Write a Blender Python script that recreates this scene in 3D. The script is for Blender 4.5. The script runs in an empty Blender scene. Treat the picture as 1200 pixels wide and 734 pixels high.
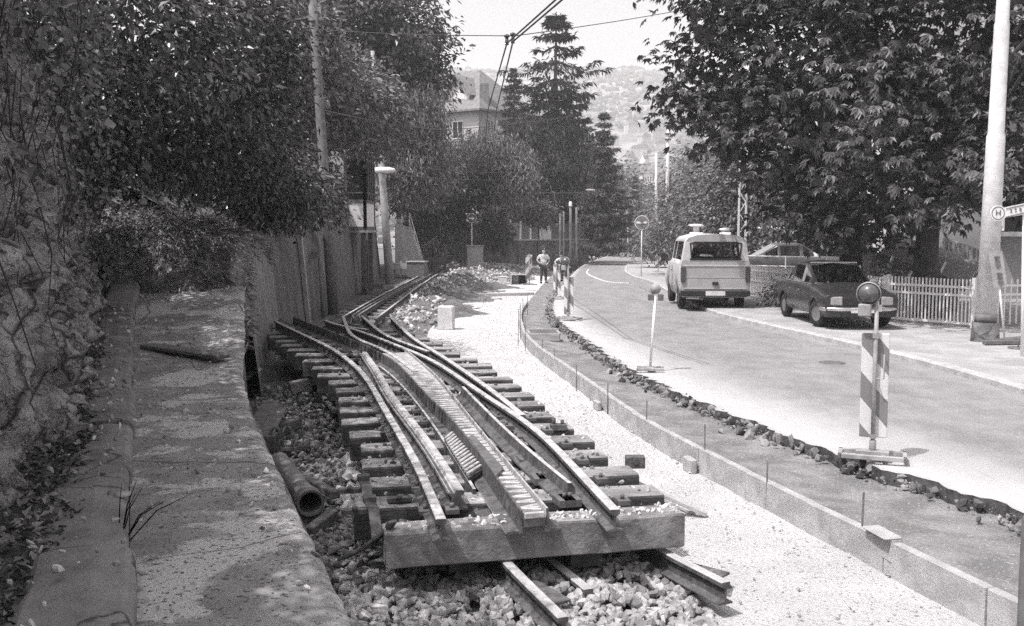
import bpy, bmesh, math, random
import numpy as np
from mathutils import Vector, Matrix, noise
R = math.radians
random.seed(7); RNG = np.random.default_rng(7)
SC = bpy.context.scene
COL = SC.collection
# ---------------------------------------------------------------- camera model (1200 x 734 reference pixels)
FPX, CX, CY = 1166.7, 600.0, 367.0
EYE = Vector((0, 0, 2.2)); PITCH = R(4.75)
def zg(y): return -0.012*(min(max(y, 28.0), 260.0)-28.0)   # the street falls gently away
def ray(px, py):
    u, v = (px-CX)/FPX, (CY-py)/FPX
    c, s = math.cos(PITCH), math.sin(PITCH)
    return Vector((u, c+v*s, v*c-s))
def G(px, py, off=0.0):
    """point of the ground (lifted by off) seen at a pixel of the survey photo"""
    d = ray(px, py); z = off
    for _ in range(40):
        t = (z-EYE.z)/d.z if d.z < -1e-6 else 400/d.y
        y = t*d.y
        z = 0.5*z+0.5*(zg(y)+off)
    return EYE+d*t
def D(px, py, y):
    d = ray(px, py); return EYE+d*(y/d.y)
# ---------------------------------------------------------------- materials
def gcol(v): return (min(1, v*1.012), v*0.985, v*0.998, 1)
MATS = {}
def mat(name, a, b=None, scale=6.0, rough=0.8, bump=0.0, bscale=None, spec=0.3, metal=0.0, detail=6.0, tone=False,
        stretch=(1, 1, 1), stain=None, stain_scale=1.0, stain_lo=0.55, stain_hi=0.62, speck=None, speck_scale=60, speck_t=.62, transl=0.0):
    """grey material, procedural: two greys mixed by noise, optional stains with a shape of their own and fine specks"""
    if name in MATS: return MATS[name]
    m = bpy.data.materials.new(name); m.use_nodes = True
    nt = m.node_tree; N = nt.nodes; L = nt.links
    bs = N['Principled BSDF']; bs.inputs['Roughness'].default_value = rough
    bs.inputs['Specular IOR Level'].default_value = spec; bs.inputs['Metallic'].default_value = metal
    if b is None: b = a
    tc = N.new('ShaderNodeTexCoord'); mp = N.new('ShaderNodeMapping'); mp.inputs['Scale'].default_value = stretch
    L.new(tc.outputs['Object'], mp.inputs['Vector'])
    def nz(sc, det, rg=.6):
        n = N.new('ShaderNodeTexNoise'); n.inputs['Scale'].default_value = sc; n.inputs['Detail'].default_value = det
        n.inputs['Roughness'].default_value = rg; L.new(mp.outputs[0], n.inputs['Vector']); return n
    n1 = nz(scale, detail)
    rp = N.new('ShaderNodeValToRGB'); rp.color_ramp.elements[0].position = .39; rp.color_ramp.elements[1].position = .61
    rp.color_ramp.elements[0].color = gcol(a); rp.color_ramp.elements[1].color = gcol(b)
    L.new(n1.outputs['Fac'], rp.inputs['Fac']); out = rp.outputs['Color']
    def mixin(fac, v):
        nonlocal out
        mx = N.new('ShaderNodeMix'); mx.data_type = 'RGBA'; L.new(fac, mx.inputs[0]); L.new(out, mx.inputs[6])
        mx.inputs[7].default_value = gcol(v); out = mx.outputs[2]
    def ramp(src, lo, hi):
        r = N.new('ShaderNodeMapRange'); r.inputs[1].default_value = lo; r.inputs[2].default_value = hi
        L.new(src, r.inputs[0]); return r.outputs[0]
    if stain is not None: mixin(ramp(nz(stain_scale, 8, .65).outputs['Fac'], stain_lo, stain_hi), stain)
    if speck is not None: mixin(ramp(nz(speck_scale, 3).outputs['Fac'], speck_t-.07, speck_t-.03), speck)
    if tone:
        at = N.new('ShaderNodeAttribute'); at.attribute_name = 'tone'
        mx = N.new('ShaderNodeMix'); mx.data_type = 'RGBA'; mx.blend_type = 'MULTIPLY'; mx.inputs[0].default_value = 1
        L.new(out, mx.inputs[6]); L.new(at.outputs['Fac'], mx.inputs[7]); out = mx.outputs[2]
    L.new(out, bs.inputs['Base Color'])
    if bump:
        bn = N.new('ShaderNodeBump'); bn.inputs['Strength'].default_value = 1.0; bn.inputs['Distance'].default_value = bump
        L.new(nz(bscale or scale*4, 5, .7).outputs['Fac'], bn.inputs['Height']); L.new(bn.outputs[0], bs.inputs['Normal'])
    if transl:
        tr = N.new('ShaderNodeBsdfTranslucent'); L.new(out, tr.inputs['Color'])
        ms = N.new('ShaderNodeMixShader'); ms.inputs[0].default_value = transl
        L.new(bs.outputs[0], ms.inputs[1]); L.new(tr.outputs[0], ms.inputs[2])
        L.new(ms.outputs[0], N['Material Output'].inputs['Surface'])
    MATS[name] = m; return m
M = {}
def defm(k, *a, **kw): M[k] = mat(k, *a, **kw)
# ground
defm('earth', .10, .20, scale=1.2, bump=.06, bscale=5, rough=.95)
defm('gravel', .56, .66, scale=1.4, bump=.035, bscale=38, rough=.95, speck=.36, speck_scale=38, speck_t=.66, stain=.5, stain_scale=.7, stain_lo=.56, stain_hi=.7)
defm('sand', .17, .28, scale=2.5, bump=.03, bscale=22, rough=.95, speck=.42, speck_scale=40, speck_t=.68)
defm('pitsoil', .09, .19, scale=2.2, bump=.05, bscale=14, rough=.95, speck=.3, speck_scale=26, speck_t=.67)
defm('cutasphalt', .035, .09, scale=9, bump=.04, bscale=30, rough=.9)
defm('pave', .30, .39, scale=1.5, bump=.006, bscale=60, stain=.28, stain_scale=.8, speck=.3, speck_scale=70, speck_t=.66)
defm('kerbstone', .34, .46, scale=5, bump=.01)
defm('paint', .74, .62, scale=9, rough=.6)
defm('ledge', .23, .33, scale=3.5, bump=.03, bscale=26, rough=.95, stain=.52, stain_scale=1.15, stain_lo=.525, stain_hi=.555, speck=.09, speck_scale=34, speck_t=.66)
defm('oldkerb', .16, .26, scale=2.2, bump=.025, bscale=16, rough=.9, stain=.2, stain_scale=2.0, stain_lo=.56, stain_hi=.7)
defm('verge', .08, .16, scale=5, bump=.07, bscale=14, rough=.95, speck=.22, speck_scale=30, speck_t=.68)
defm('hill', .17, .32, scale=.02, rough=.95, stain=.10, stain_scale=.012, stain_lo=.5, stain_hi=.58)
# walls, stone
defm('rock', .30, .54, scale=4, bump=.10, bscale=15, rough=.95, stain=.09, stain_scale=1.6, stain_lo=.54, stain_hi=.66, speck=.5, speck_scale=16, speck_t=.7)  # dark stain blotches paint the shade of pits in the face
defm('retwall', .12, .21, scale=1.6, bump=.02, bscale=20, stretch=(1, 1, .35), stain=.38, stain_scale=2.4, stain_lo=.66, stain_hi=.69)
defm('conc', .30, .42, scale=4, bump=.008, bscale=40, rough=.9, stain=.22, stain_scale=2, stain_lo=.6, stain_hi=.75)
defm('concpale', .55, .68, scale=6, bump=.004, bscale=60, rough=.85, speck=.4, speck_scale=70, speck_t=.68)
defm('slab', .34, .46, scale=5, bump=.01, bscale=50, rough=.9, stain=.24, stain_scale=3, stain_lo=.58, stain_hi=.7)
defm('stonewall', .09, .2, scale=2.0, bump=.06, bscale=6, stain=.45, stain_scale=1.5, stain_lo=.66, stain_hi=.7)
defm('villawall', .42, .52, scale=.8, rough=.9, bump=.005)
defm('farwall', .36, .48, scale=.3)
defm('plaster', .62, .72, scale=2, rough=.9, bump=.005)
defm('plastergrey', .24, .32, scale=1.2, rough=.9, bump=.006, bscale=30)
defm('rooftile', .17, .24, scale=3, rough=.85, bump=.03, bscale=12)
defm('corrugated', .46, .58, scale=2, rough=.7, bump=.006)
# rails, wood, metal
defm('rust', .07, .14, scale=14, bump=.006, bscale=60, rough=.75, spec=.3, stain=.3, stain_scale=9, stain_lo=.6, stain_hi=.72)
defm('railhead', .38, .56, scale=10, bump=.003, bscale=60, rough=.6, spec=.4, stain=.2, stain_scale=12, stain_lo=.55, stain_hi=.7)
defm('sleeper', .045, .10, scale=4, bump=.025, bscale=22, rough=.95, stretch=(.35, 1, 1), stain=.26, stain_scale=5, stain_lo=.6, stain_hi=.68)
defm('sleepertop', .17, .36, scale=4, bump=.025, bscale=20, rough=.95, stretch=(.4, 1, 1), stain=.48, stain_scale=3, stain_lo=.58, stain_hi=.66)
defm('sleeperpale', .18, .31, scale=5, bump=.02, bscale=24, rough=.95, stain=.14, stain_scale=3, stain_lo=.56, stain_hi=.66)
defm('plank', .34, .46, scale=4, rough=.85, stretch=(1, 6, 6), bump=.004)
defm('plankdark', .10, .17, scale=4, rough=.9, stretch=(1, 5, 5), bump=.006)
defm('woodpost', .13, .2, scale=5, rough=.9, bump=.006)
defm('steel', .10, .16, scale=8, rough=.6, spec=.4)
defm('steelpale', .26, .38, scale=6, rough=.5)
defm('galv', .62, .72, scale=6, rough=.5)
defm('white', .74, .80, scale=4, rough=.55)
defm('signred', .16, .18, scale=6, rough=.4)
defm('signblue', .07, .09, scale=6, rough=.4)
defm('black', .02, .03, scale=6, rough=.6)
defm('hole_shade', .008, .008, rough=1, spec=0)  # near-black, paints the shade inside openings
defm('wire', .06, .08, rough=.6)
defm('clay', .12, .19, scale=5, rough=.75, bump=.004)
# vehicles
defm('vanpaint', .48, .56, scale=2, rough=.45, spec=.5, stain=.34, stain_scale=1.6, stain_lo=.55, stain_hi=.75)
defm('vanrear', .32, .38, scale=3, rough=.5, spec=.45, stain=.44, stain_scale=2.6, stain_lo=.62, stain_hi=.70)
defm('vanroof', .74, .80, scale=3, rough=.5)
defm('carpaint', .022, .03, scale=2, rough=.28, spec=.6)
defm('carpaint2', .06, .08, scale=2, rough=.25, spec=.6)
defm('carpale', .4, .45, scale=2, rough=.3, spec=.5)
defm('chrome', .55, .62, rough=.2, metal=.9)
defm('rubber', .018, .03, scale=10, rough=.85)
defm('hub', .16, .24, rough=.45, metal=.3)
defm('taillight', .06, .08, rough=.2, spec=.6)
defm('headlight', .25, .33, scale=10, rough=.15, spec=.7)
defm('interior', .03, .05, rough=.9)
# people
defm('skin', .42, .46, rough=.6); defm('shirt', .68, .75, scale=8, rough=.9); defm('trousers', .05, .07, rough=.9); defm('hair', .04, .06, rough=.8)
# plants
defm('leafnear', .055, .11, scale=3, rough=.32, spec=.6, tone=True, transl=.12)
defm('leafmid', .10, .17, scale=2, rough=.5, spec=.4, tone=True, transl=.15)
defm('leafpale', .15, .22, scale=2, rough=.55, spec=.35, tone=True, transl=.2)
defm('leafchest', .055, .10, scale=2, rough=.45, spec=.45, tone=True, transl=.12)
defm('needle', .025, .05, scale=2, rough=.6, tone=True)
defm('needlepale', .09, .15, scale=2, rough=.6, tone=True)
defm('drygrass', .32, .52, scale=3, rough=.9, tone=True)
defm('bark', .05, .11, scale=7, rough=.95, bump=.04, bscale=16, stretch=(1, 1, .3))
defm('barkpale', .25, .38, scale=6, rough=.95, bump=.03, stretch=(1, 1, .3))
defm('deadleaf', .06, .22, scale=4, rough=.9, tone=True)
defm('stone', .30, .46, scale=5, rough=.95, bump=.01, bscale=40, tone=True)
defm('stonepale', .5, .66, scale=5, rough=.95, bump=.01, bscale=40, tone=True)
def crevice_tint(k, scale, width, v, warp=.35):
    m = M[k]; N, L = m.node_tree.nodes, m.node_tree.links; bs = N['Principled BSDF']; src = bs.inputs['Base Color'].links[0].from_socket
    tc = N.new('ShaderNodeTexCoord'); n = N.new('ShaderNodeTexNoise'); n.inputs['Scale'].default_value = scale*1.6; n.inputs['Detail'].default_value = 6; L.new(tc.outputs['Object'], n.inputs['Vector'])
    mx = N.new('ShaderNodeMix'); mx.data_type = 'RGBA'; mx.blend_type = 'ADD'; mx.inputs[0].default_value = warp; L.new(tc.outputs['Object'], mx.inputs[6]); L.new(n.outputs['Color'], mx.inputs[7])
    vo = N.new('ShaderNodeTexVoronoi'); vo.feature = 'DISTANCE_TO_EDGE'; vo.inputs['Scale'].default_value = scale; L.new(mx.outputs[2], vo.inputs['Vector'])
    n2 = N.new('ShaderNodeTexNoise'); n2.inputs['Scale'].default_value = scale*.9; L.new(tc.outputs['Object'], n2.inputs['Vector'])
    ml = N.new('ShaderNodeMath'); ml.operation = 'MULTIPLY'; L.new(n2.outputs['Fac'], ml.inputs[0]); ml.inputs[1].default_value = width*2
    r = N.new('ShaderNodeMapRange'); L.new(vo.outputs['Distance'], r.inputs[0]); r.inputs[1].default_value = 0; L.new(ml.outputs[0], r.inputs[2]); r.inputs[3].default_value = 1; r.inputs[4].default_value = 0
    m2 = N.new('ShaderNodeMix'); m2.data_type = 'RGBA'; L.new(r.outputs[0], m2.inputs[0]); L.new(src, m2.inputs[6]); m2.inputs[7].default_value = gcol(v); L.new(m2.outputs[2], bs.inputs['Base Color'])
crevice_tint('rock', 2.0, .06, .04); crevice_tint('rock', 6.5, .055, .09)  # shade of the rock's creases put into its colour as dark lines
crevice_tint('stonewall', 1.6, .05, .05); crevice_tint('oldkerb', 1.1, .012, .05, .5); crevice_tint('ledge', .5, .006, .09, .7)
def glass_mat(name, v, rough=.05, alpha=None):
    m = bpy.data.materials.new(name); m.use_nodes = True; nt = m.node_tree; N = nt.nodes
    if alpha is None:
        b = N['Principled BSDF']; b.inputs['Base Color'].default_value = gcol(v); b.inputs['Roughness'].default_value = rough
        b.inputs['Specular IOR Level'].default_value = .8
    else:
        t = N.new('ShaderNodeBsdfTransparent'); t.inputs[0].default_value = gcol(alpha)
        g = N.new('ShaderNodeBsdfGlossy'); g.inputs['Roughness'].default_value = .03
        ms = N.new('ShaderNodeMixShader'); fr = N.new('ShaderNodeFresnel'); fr.inputs[0].default_value = 1.5
        nt.links.new(fr.outputs[0], ms.inputs[0]); nt.links.new(t.outputs[0], ms.inputs[1]); nt.links.new(g.outputs[0], ms.inputs[2])
        nt.links.new(ms.outputs[0], N['Material Output'].inputs['Surface'])
    M[name] = m
glass_mat('darkglass', .02); glass_mat('carglass', .02, alpha=.62)
# ---------------------------------------------------------------- objects and properties
def tag(o, label=None, cat=None, group=None, kind=None):
    if label: o['label'] = label
    if cat: o['category'] = cat
    if group: o['group'] = group
    if kind: o['kind'] = kind
    return o
def thing(name, label, cat, loc=(0, 0, 0), rz=0.0, group=None):
    o = bpy.data.objects.new(name, None); COL.objects.link(o); o.location = loc; o.rotation_euler = (0, 0, rz)
    o.empty_display_size = .2
    return tag(o, label, cat, group)
def wm(o):
    m = Matrix.Translation(o.location) @ o.rotation_euler.to_matrix().to_4x4()
    return wm(o.parent) @ m if o.parent else m
class MB:
    """collects boxes, tubes, sweeps and sheets, then links them as ONE mesh object"""
    def __init__(s): s.v = []; s.f = []; s.m = []; s.sm = []
    def add(s, vs, fs, m=0, smooth=False):
        b = len(s.v); s.v += [tuple(p) for p in vs]
        for f in fs: s.f.append(tuple(i+b for i in f)); s.m.append(m); s.sm.append(smooth)
        return s
    def box(s, c, size, rz=0.0, m=0, top=None, rx=0.0, ry=0.0, tilt=None):
        hx, hy, hz = size[0]/2, size[1]/2, size[2]/2
        rot = (tilt if tilt else Matrix.Rotation(rz, 3, 'Z') @ Matrix.Rotation(ry, 3, 'Y') @ Matrix.Rotation(rx, 3, 'X'))
        vs = [rot @ Vector((x*hx, y*hy, z*hz))+Vector(c) for z in (-1, 1) for y in (-1, 1) for x in (-1, 1)]
        fs = [(0, 2, 3, 1), (4, 5, 7, 6), (0, 1, 5, 4), (1, 3, 7, 5), (3, 2, 6, 7), (2, 0, 4, 6)]
        b = len(s.v); s.v += [tuple(p) for p in vs]
        for i, f in enumerate(fs):
            s.f.append(tuple(k+b for k in f)); s.m.append(top if (top is not None and i == 1) else m); s.sm.append(False)
        return s
    def beam(s, p0, p1, w, h, m=0, top=None, up=Vector((0, 0, 1))):
        p0, p1 = Vector(p0), Vector(p1); t = (p1-p0); L = t.length; t.normalize()
        r = t.cross(up); r = r.normalized() if r.length > 1e-5 else Vector((1, 0, 0)); u = r.cross(t)
        return s.box((p0+p1)/2, (L, w, h), m=m, top=top, tilt=Matrix((t, -r, u)).transposed())
    def cyl(s, p0, p1, r0, r1=None, n=12, m=0, caps=True, smooth=True):
        return s.tube([p0, p1], [r0, r0 if r1 is None else r1], n, m, caps, smooth)
    def tube(s, path, r, n=8, m=0, caps=True, smooth=True):
        P = [Vector(p) for p in path]; k = len(P); rr = r if isinstance(r, (list, tuple)) else [r]*k
        vs = []; ref = None
        for i in range(k):
            t = (P[min(i+1, k-1)]-P[max(i-1, 0)]).normalized()
            if ref is None: ref = Vector((0, 0, 1)) if abs(t.z) < .9 else Vector((1, 0, 0))
            a = t.cross(ref).normalized(); b = a.cross(t).normalized(); ref = b if abs(t.dot(ref)) > .95 else ref
            for j in range(n):
                th = 2*math.pi*j/n; vs.append(P[i]+(a*math.cos(th)+b*math.sin(th))*rr[i])
        fs = [(i*n+j, i*n+(j+1) % n, (i+1)*n+(j+1) % n, (i+1)*n+j) for i in range(k-1) for j in range(n)]
        s.add(vs, fs, m, smooth)
        if caps:
            b = len(s.v)-len(vs)
            s.f.append(tuple(b+j for j in reversed(range(n)))); s.m.append(m); s.sm.append(False)
            s.f.append(tuple(b+(k-1)*n+j for j in range(n))); s.m.append(m); s.sm.append(False)
        return s
    def lathe(s, prof, c=(0, 0, 0), n=16, m=0, axis='Z', smooth=True):
        c = Vector(c); vs = []
        for r, h in prof:
            for j in range(n):
                th = 2*math.pi*j/n; x, y = r*math.cos(th), r*math.sin(th)
                vs.append(c+{'Z': Vector((x, y, h)), 'Y': Vector((x, h, y)), 'X': Vector((h, x, y))}[axis])
        k = len(prof)
        s.add(vs, [(i*n+j, i*n+(j+1) % n, (i+1)*n+(j+1) % n, (i+1)*n+j) for i in range(k-1) for j in range(n)], m, smooth)
        return s
    def sweep(s, prof, path, mats=None, caps=True, smooth=False, zs=None, wscale=None):
        """prof: closed list of (right, up); path: Vectors; mats: material index for each profile edge"""
        P = [Vector(p) for p in path]; k = len(P); n = len(prof); vs = []
        for i in range(k):
            t = (P[min(i+1, k-1)]-P[max(i-1, 0)]); t.normalize()
            r = Vector((t.y, -t.x, 0)).normalized(); u = r.cross(t)
            w = wscale[i] if wscale else 1
            for a, b in prof: vs.append(P[i]+r*a*w+u*b)
        b = len(s.v); s.v += [tuple(p) for p in vs]
        for i in range(k-1):
            for j in range(n):
                s.f.append((b+i*n+j, b+i*n+(j+1) % n, b+(i+1)*n+(j+1) % n, b+(i+1)*n+j)); s.m.append(mats[j] if mats else 0); s.sm.append(smooth)
        if caps:
            s.f.append(tuple(b+j for j in reversed(range(n)))); s.m.append(0); s.sm.append(False)
            s.f.append(tuple(b+(k-1)*n+j for j in range(n))); s.m.append(0); s.sm.append(False)
        return s
    def prism(s, poly, h0, h1, axis='Z', m=0, side=None):
        """poly of 2D points extruded between h0 and h1 along an axis"""
        n = len(poly)
        def p3(a, b, h): return {'Z': (a, b, h), 'Y': (a, h, b), 'X': (h, a, b)}[axis]
        vs = [p3(a, b, h0) for a, b in poly]+[p3(a, b, h1) for a, b in poly]; sd = m if side is None else side
        b = len(s.v); s.v += vs
        s.f.append(tuple(b+i for i in reversed(range(n)))); s.m.append(m); s.sm.append(False)
        s.f.append(tuple(b+n+i for i in range(n))); s.m.append(m); s.sm.append(False)
        for i in range(n):
            s.f.append((b+i, b+(i+1) % n, b+n+(i+1) % n, b+n+i)); s.m.append(sd); s.sm.append(False)
        return s
    def sheet(s, rows, m=0, smooth=True):
        """rows: equal-length lists of points"""
        n = len(rows[0]); vs = [p for r in rows for p in r]
        return s.add(vs, [(i*n+j, i*n+j+1, (i+1)*n+j+1, (i+1)*n+j) for i in range(len(rows)-1) for j in range(n-1)], m, smooth)
    def build(s, name, mats, parent=None, world=False, bevel=0.0, fix=True, seg=1, sub=0):
        me = bpy.data.meshes.new(name); v = s.v
        if world and parent is not None:
            inv = wm(parent).inverted(); v = [tuple(inv @ Vector(p)) for p in v]
        me.from_pydata(v, [], s.f)
        for mm in (mats if isinstance(mats, (list, tuple)) else [mats]): me.materials.append(M[mm] if isinstance(mm, str) else mm)
        me.polygons.foreach_set('material_index', s.m); me.polygons.foreach_set('use_smooth', s.sm)
        if fix:
            bm = bmesh.new(); bm.from_mesh(me); bmesh.ops.recalc_face_normals(bm, faces=bm.faces); bm.to_mesh(me); bm.free()
        me.update(); o = bpy.data.objects.new(name, me); COL.objects.link(o)
        if parent is not None: o.parent = parent
        if bevel:
            bv = o.modifiers.new('bevel', 'BEVEL'); bv.width = bevel; bv.segments = seg; bv.limit_method = 'ANGLE'; bv.angle_limit = R(35)
        if sub:
            ss = o.modifiers.new('sub', 'SUBSURF'); ss.levels = sub; ss.render_levels = sub
        return o
def npmesh(name, V, F, m, parent=None, tone=None, smooth=False):
    """V (n,3) array, F (k,c) int array of equal-sized faces; tone: one float per face"""
    me = bpy.data.meshes.new(name); n, (k, c) = len(V), F.shape
    me.vertices.add(n); me.vertices.foreach_set('co', V.astype(np.float32).ravel())
    me.loops.add(k*c); me.loops.foreach_set('vertex_index', F.astype(np.int32).ravel())
    me.polygons.add(k); me.polygons.foreach_set('loop_start', (np.arange(k)*c).astype(np.int32))
    me.polygons.foreach_set('use_smooth', np.full(k, smooth))
    me.materials.append(M[m] if isinstance(m, str) else m)
    if tone is not None:
        at = me.attributes.new('tone', 'FLOAT', 'FACE'); at.data.foreach_set('value', tone.astype(np.float32))
    me.update(calc_edges=True); me.validate()
    o = bpy.data.objects.new(name, me); COL.objects.link(o)
    if parent is not None: o.parent = parent
    return o
def copy_tree(o, parent=None):
    kids = list(o.children); c = o.copy(); COL.objects.link(c); c.parent = parent
    for ch in kids: copy_tree(ch, c)
    return c
def smooth_path(P, step=.25):
    """Catmull-Rom through points, resampled"""
    P = [Vector(p) for p in P]; Q = [P[0]*2-P[1]]+P+[P[-1]*2-P[-2]]; out = []
    for i in range(1, len(Q)-2):
        a, b, c, d = Q[i-1:i+3]; n = max(1, int((c-b).length/step))
        for k in range(n):
            t = k/n
            out.append(.5*((2*b)+(c-a)*t+(2*a-5*b+4*c-d)*t*t+(3*b-a-3*c+d)*t**3))
    return out+[P[-1]]
def lerp_path(P, y, ax=1):
    """x of a polyline at a given y"""
    for a, b in zip(P, P[1:]):
        lo, hi = min(a[ax], b[ax]), max(a[ax], b[ax])
        if lo <= y <= hi and hi > lo:
            t = (y-a[ax])/(b[ax]-a[ax]); return tuple(a[i]+(b[i]-a[i])*t for i in range(len(a)))
    return tuple(P[0]) if abs(y-P[0][ax]) < abs(y-P[-1][ax]) else tuple(P[-1])
def along(P, s):
    """point at arc fraction s in 0..1"""
    P = [Vector(p) for p in P]; L = [(b-a).length for a, b in zip(P, P[1:])]; T = sum(L)*s
    for a, b, l in zip(P, P[1:], L):
        if T <= l or l is L[-1]: return a+(b-a)*(T/l if l else 0)
        T -= l
    return P[-1]
# ---------------------------------------------------------------- stones and leaves (numpy)
_ico = bmesh.new(); bmesh.ops.create_icosphere(_ico, subdivisions=1, radius=1); _ico.verts.ensure_lookup_table()
ICO_V = np.array([v.co[:] for v in _ico.verts]); ICO_F = np.array([[v.index for v in f.verts] for f in _ico.faces]); _ico.free()
def rand_rot(n, rng):
    q = rng.normal(size=(n, 4)); q /= np.linalg.norm(q, axis=1)[:, None]; w, x, y, z = q.T
    return np.stack([np.stack([1-2*(y*y+z*z), 2*(x*y-z*w), 2*(x*z+y*w)], 1), np.stack([2*(x*y+z*w), 1-2*(x*x+z*z), 2*(y*z-x*w)], 1),
                     np.stack([2*(x*z-y*w), 2*(y*z+x*w), 1-2*(x*x+y*y)], 1)], 1)
def stones(name, pts, size, m, rng, parent=None, tone=(.6, 1.2), flat=.75):
    """pts (n,3): many small broken stones as ONE mesh; returns the object"""
    n = len(pts); sz = size if isinstance(size, np.ndarray) else rng.uniform(size[0], size[1], n)
    base = ICO_V[None]*(1+rng.uniform(-.32, .32, (n, len(ICO_V)))[..., None])
    base = base*np.stack([rng.uniform(.8, 1.3, n), rng.uniform(.7, 1.0, n), rng.uniform(flat*.7, flat*1.1, n)], 1)[:, None, :]
    V = np.einsum('nij,nkj->nki', rand_rot(n, rng), base)*sz[:, None, None]+pts[:, None, :]
    F = ICO_F[None]+(np.arange(n)*len(ICO_V))[:, None, None]
    tn = np.repeat(rng.uniform(tone[0], tone[1], n), len(ICO_F))
    return npmesh(name, V.reshape(-1, 3), F.reshape(-1, 3), m, parent, tn)
def leaf_arrays(P, N, size, rng, aspect=.5, fold=.25, droop=0.0, A=None):
    """folded diamond leaves at P with normals N: two triangles each; A: preferred axis"""
    n = len(P); N = N/np.maximum(np.linalg.norm(N, axis=1), 1e-6)[:, None]
    a = rng.normal(size=(n, 3)) if A is None else A+rng.normal(size=(n, 3))*.35
    a[:, 2] -= droop; a -= N*np.sum(a*N, 1)[:, None]; a /= np.maximum(np.linalg.norm(a, axis=1), 1e-6)[:, None]
    b = np.cross(N, a); sz = (size if isinstance(size, np.ndarray) else rng.uniform(size*.65, size*1.35, n))[:, None]
    p0 = P; tip = P+a*sz-N*sz*.12; ml = P+a*sz*.45+b*sz*aspect*.5+N*sz*fold*.3; mr = P+a*sz*.45-b*sz*aspect*.5+N*sz*fold*.3
    V = np.stack([p0, mr, tip, ml], 1).reshape(-1, 3); k = np.arange(n)[:, None]*4
    F = np.concatenate([k+np.array([[0, 1, 2]]), k+np.array([[0, 2, 3]])], 1).reshape(-1, 3)
    return V, F
def crown_points(blobs, n, per, rng, spread=.35, flat=.6, shell=.55):
    """leaf positions as sprays spread through the volume of several ellipsoids; returns points, outward normals, spray tone"""
    vol = np.array([b[3]*b[4]*b[5] for b in blobs])**.75; pick = rng.choice(len(blobs), n, p=vol/vol.sum())
    B = np.array(blobs)[pick]; d = rng.normal(size=(n, 3)); d /= np.linalg.norm(d, axis=1)[:, None]
    r = (shell**3+(1.06**3-shell**3)*rng.random(n))**(1/3)
    c = B[:, :3]+d*B[:, 3:6]*r[:, None]
    out = d/B[:, 3:6]; out /= np.linalg.norm(out, axis=1)[:, None]
    tone = rng.uniform(.5, 1.5, n)
    off = rng.normal(size=(n, per, 3))*np.array([1, 1, flat])*spread
    # sprays slope away from the trunk
    off[..., 2] -= np.abs(off[..., 0]*out[:, None, 0]+off[..., 1]*out[:, None, 1])*.35
    P = (c[:, None]+off).reshape(-1, 3); O = np.repeat(out, per, 0); T = np.repeat(tone, per)
    return P, O, T
def crown(name, blobs, n, per, size, m, parent, rng, spread=.35, flat=.6, shell=.5, aspect=.5, up=.8, jit=.6, droop=.3, inner=True):
    P, O, T = crown_points(blobs, n, per, rng, spread, flat, shell)
    Nn = O*.6+np.array([0, 0, up])+rng.normal(size=P.shape)*jit
    V, F = leaf_arrays(P, Nn, size, rng, aspect, droop=droop, A=O*.5)
    inv = np.array(wm(parent).inverted()); V = V@inv[:3, :3].T+inv[:3, 3]
    tn = np.repeat(T*rng.uniform(.75, 1.25, len(T)), 2)
    return npmesh(name, V, F, m, parent, tn)
def limb_path(a, b, rng, bend=.12, n=5):
    a, b = Vector(a), Vector(b); L = (b-a).length
    return [a.lerp(b, i/n)+Vector(rng.normal(size=3))*L*bend*math.sin(math.pi*i/n)*.5 for i in range(n+1)]
def trunk(parent, base, blobs, r, rng, m='bark', limbs=7, name='trunk', top=None):
    mb = MB(); base = Vector(base); cen = Vector(np.mean(np.array(blobs)[:, :3], 0))
    if top is None: top = base+(cen-base)*.55
    top = Vector(top); p = limb_path(base, top, rng, .06, 6)
    mb.tube([base+Vector((0, 0, -.1))]+p[1:], [r*1.35]+[r*(1-.07*i) for i in range(1, 7)], 12)
    for i in range(limbs):
        b = blobs[i % len(blobs)]; d = Vector(rng.normal(size=3)); d.normalize()
        e = Vector(b[:3])+Vector((d.x*b[3], d.y*b[4], abs(d.z)*b[5]*.6))*.6
        q = limb_path(p[4+i % 3], e, rng, .15, 5); rr = r*rng.uniform(.35, .5)
        mb.tube(q, [rr*(1-.15*j) for j in range(6)], 7)
        for _ in range(2):
            d2 = Vector(rng.normal(size=3))*.5*min(b[3], b[5]); mb.tube(limb_path(q[3], q[5]+d2, rng, .15, 3), [rr*.4, rr*.3, rr*.22, rr*.1], 5)
    return mb.build(name, m, parent, world=True, fix=False)
# ================================================================ camera, sky, sun, air
cam = bpy.data.cameras.new('camera'); co = bpy.data.objects.new('camera', cam); COL.objects.link(co)
cam.lens = 35; cam.sensor_width = 36; cam.clip_start = .05; cam.clip_end = 9000
co.location = EYE; co.rotation_euler = (R(90)-PITCH, 0, 0); SC.camera = co
SUN_T = Vector((.43, .28, -1)).normalized()              # the way the light travels: from upper left, a little from behind
elev = math.asin(-SUN_T.z); azim = math.atan2(-SUN_T.x, -SUN_T.y)
w = bpy.data.worlds.new('World'); SC.world = w; w.use_nodes = True
nt = w.node_tree; bg = nt.nodes['Background']
sky = nt.nodes.new('ShaderNodeTexSky'); sky.sky_type = 'NISHITA'; sky.sun_disc = False
sky.sun_elevation = elev; sky.sun_rotation = azim; sky.dust_density = 4.0; sky.air_density = 1.2; sky.ozone_density = 1.0
bw = nt.nodes.new('ShaderNodeRGBToBW'); nt.links.new(sky.outputs[0], bw.inputs[0])
tint = nt.nodes.new('ShaderNodeMix'); tint.data_type = 'RGBA'; tint.blend_type = 'MULTIPLY'; tint.inputs[0].default_value = 1
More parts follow.
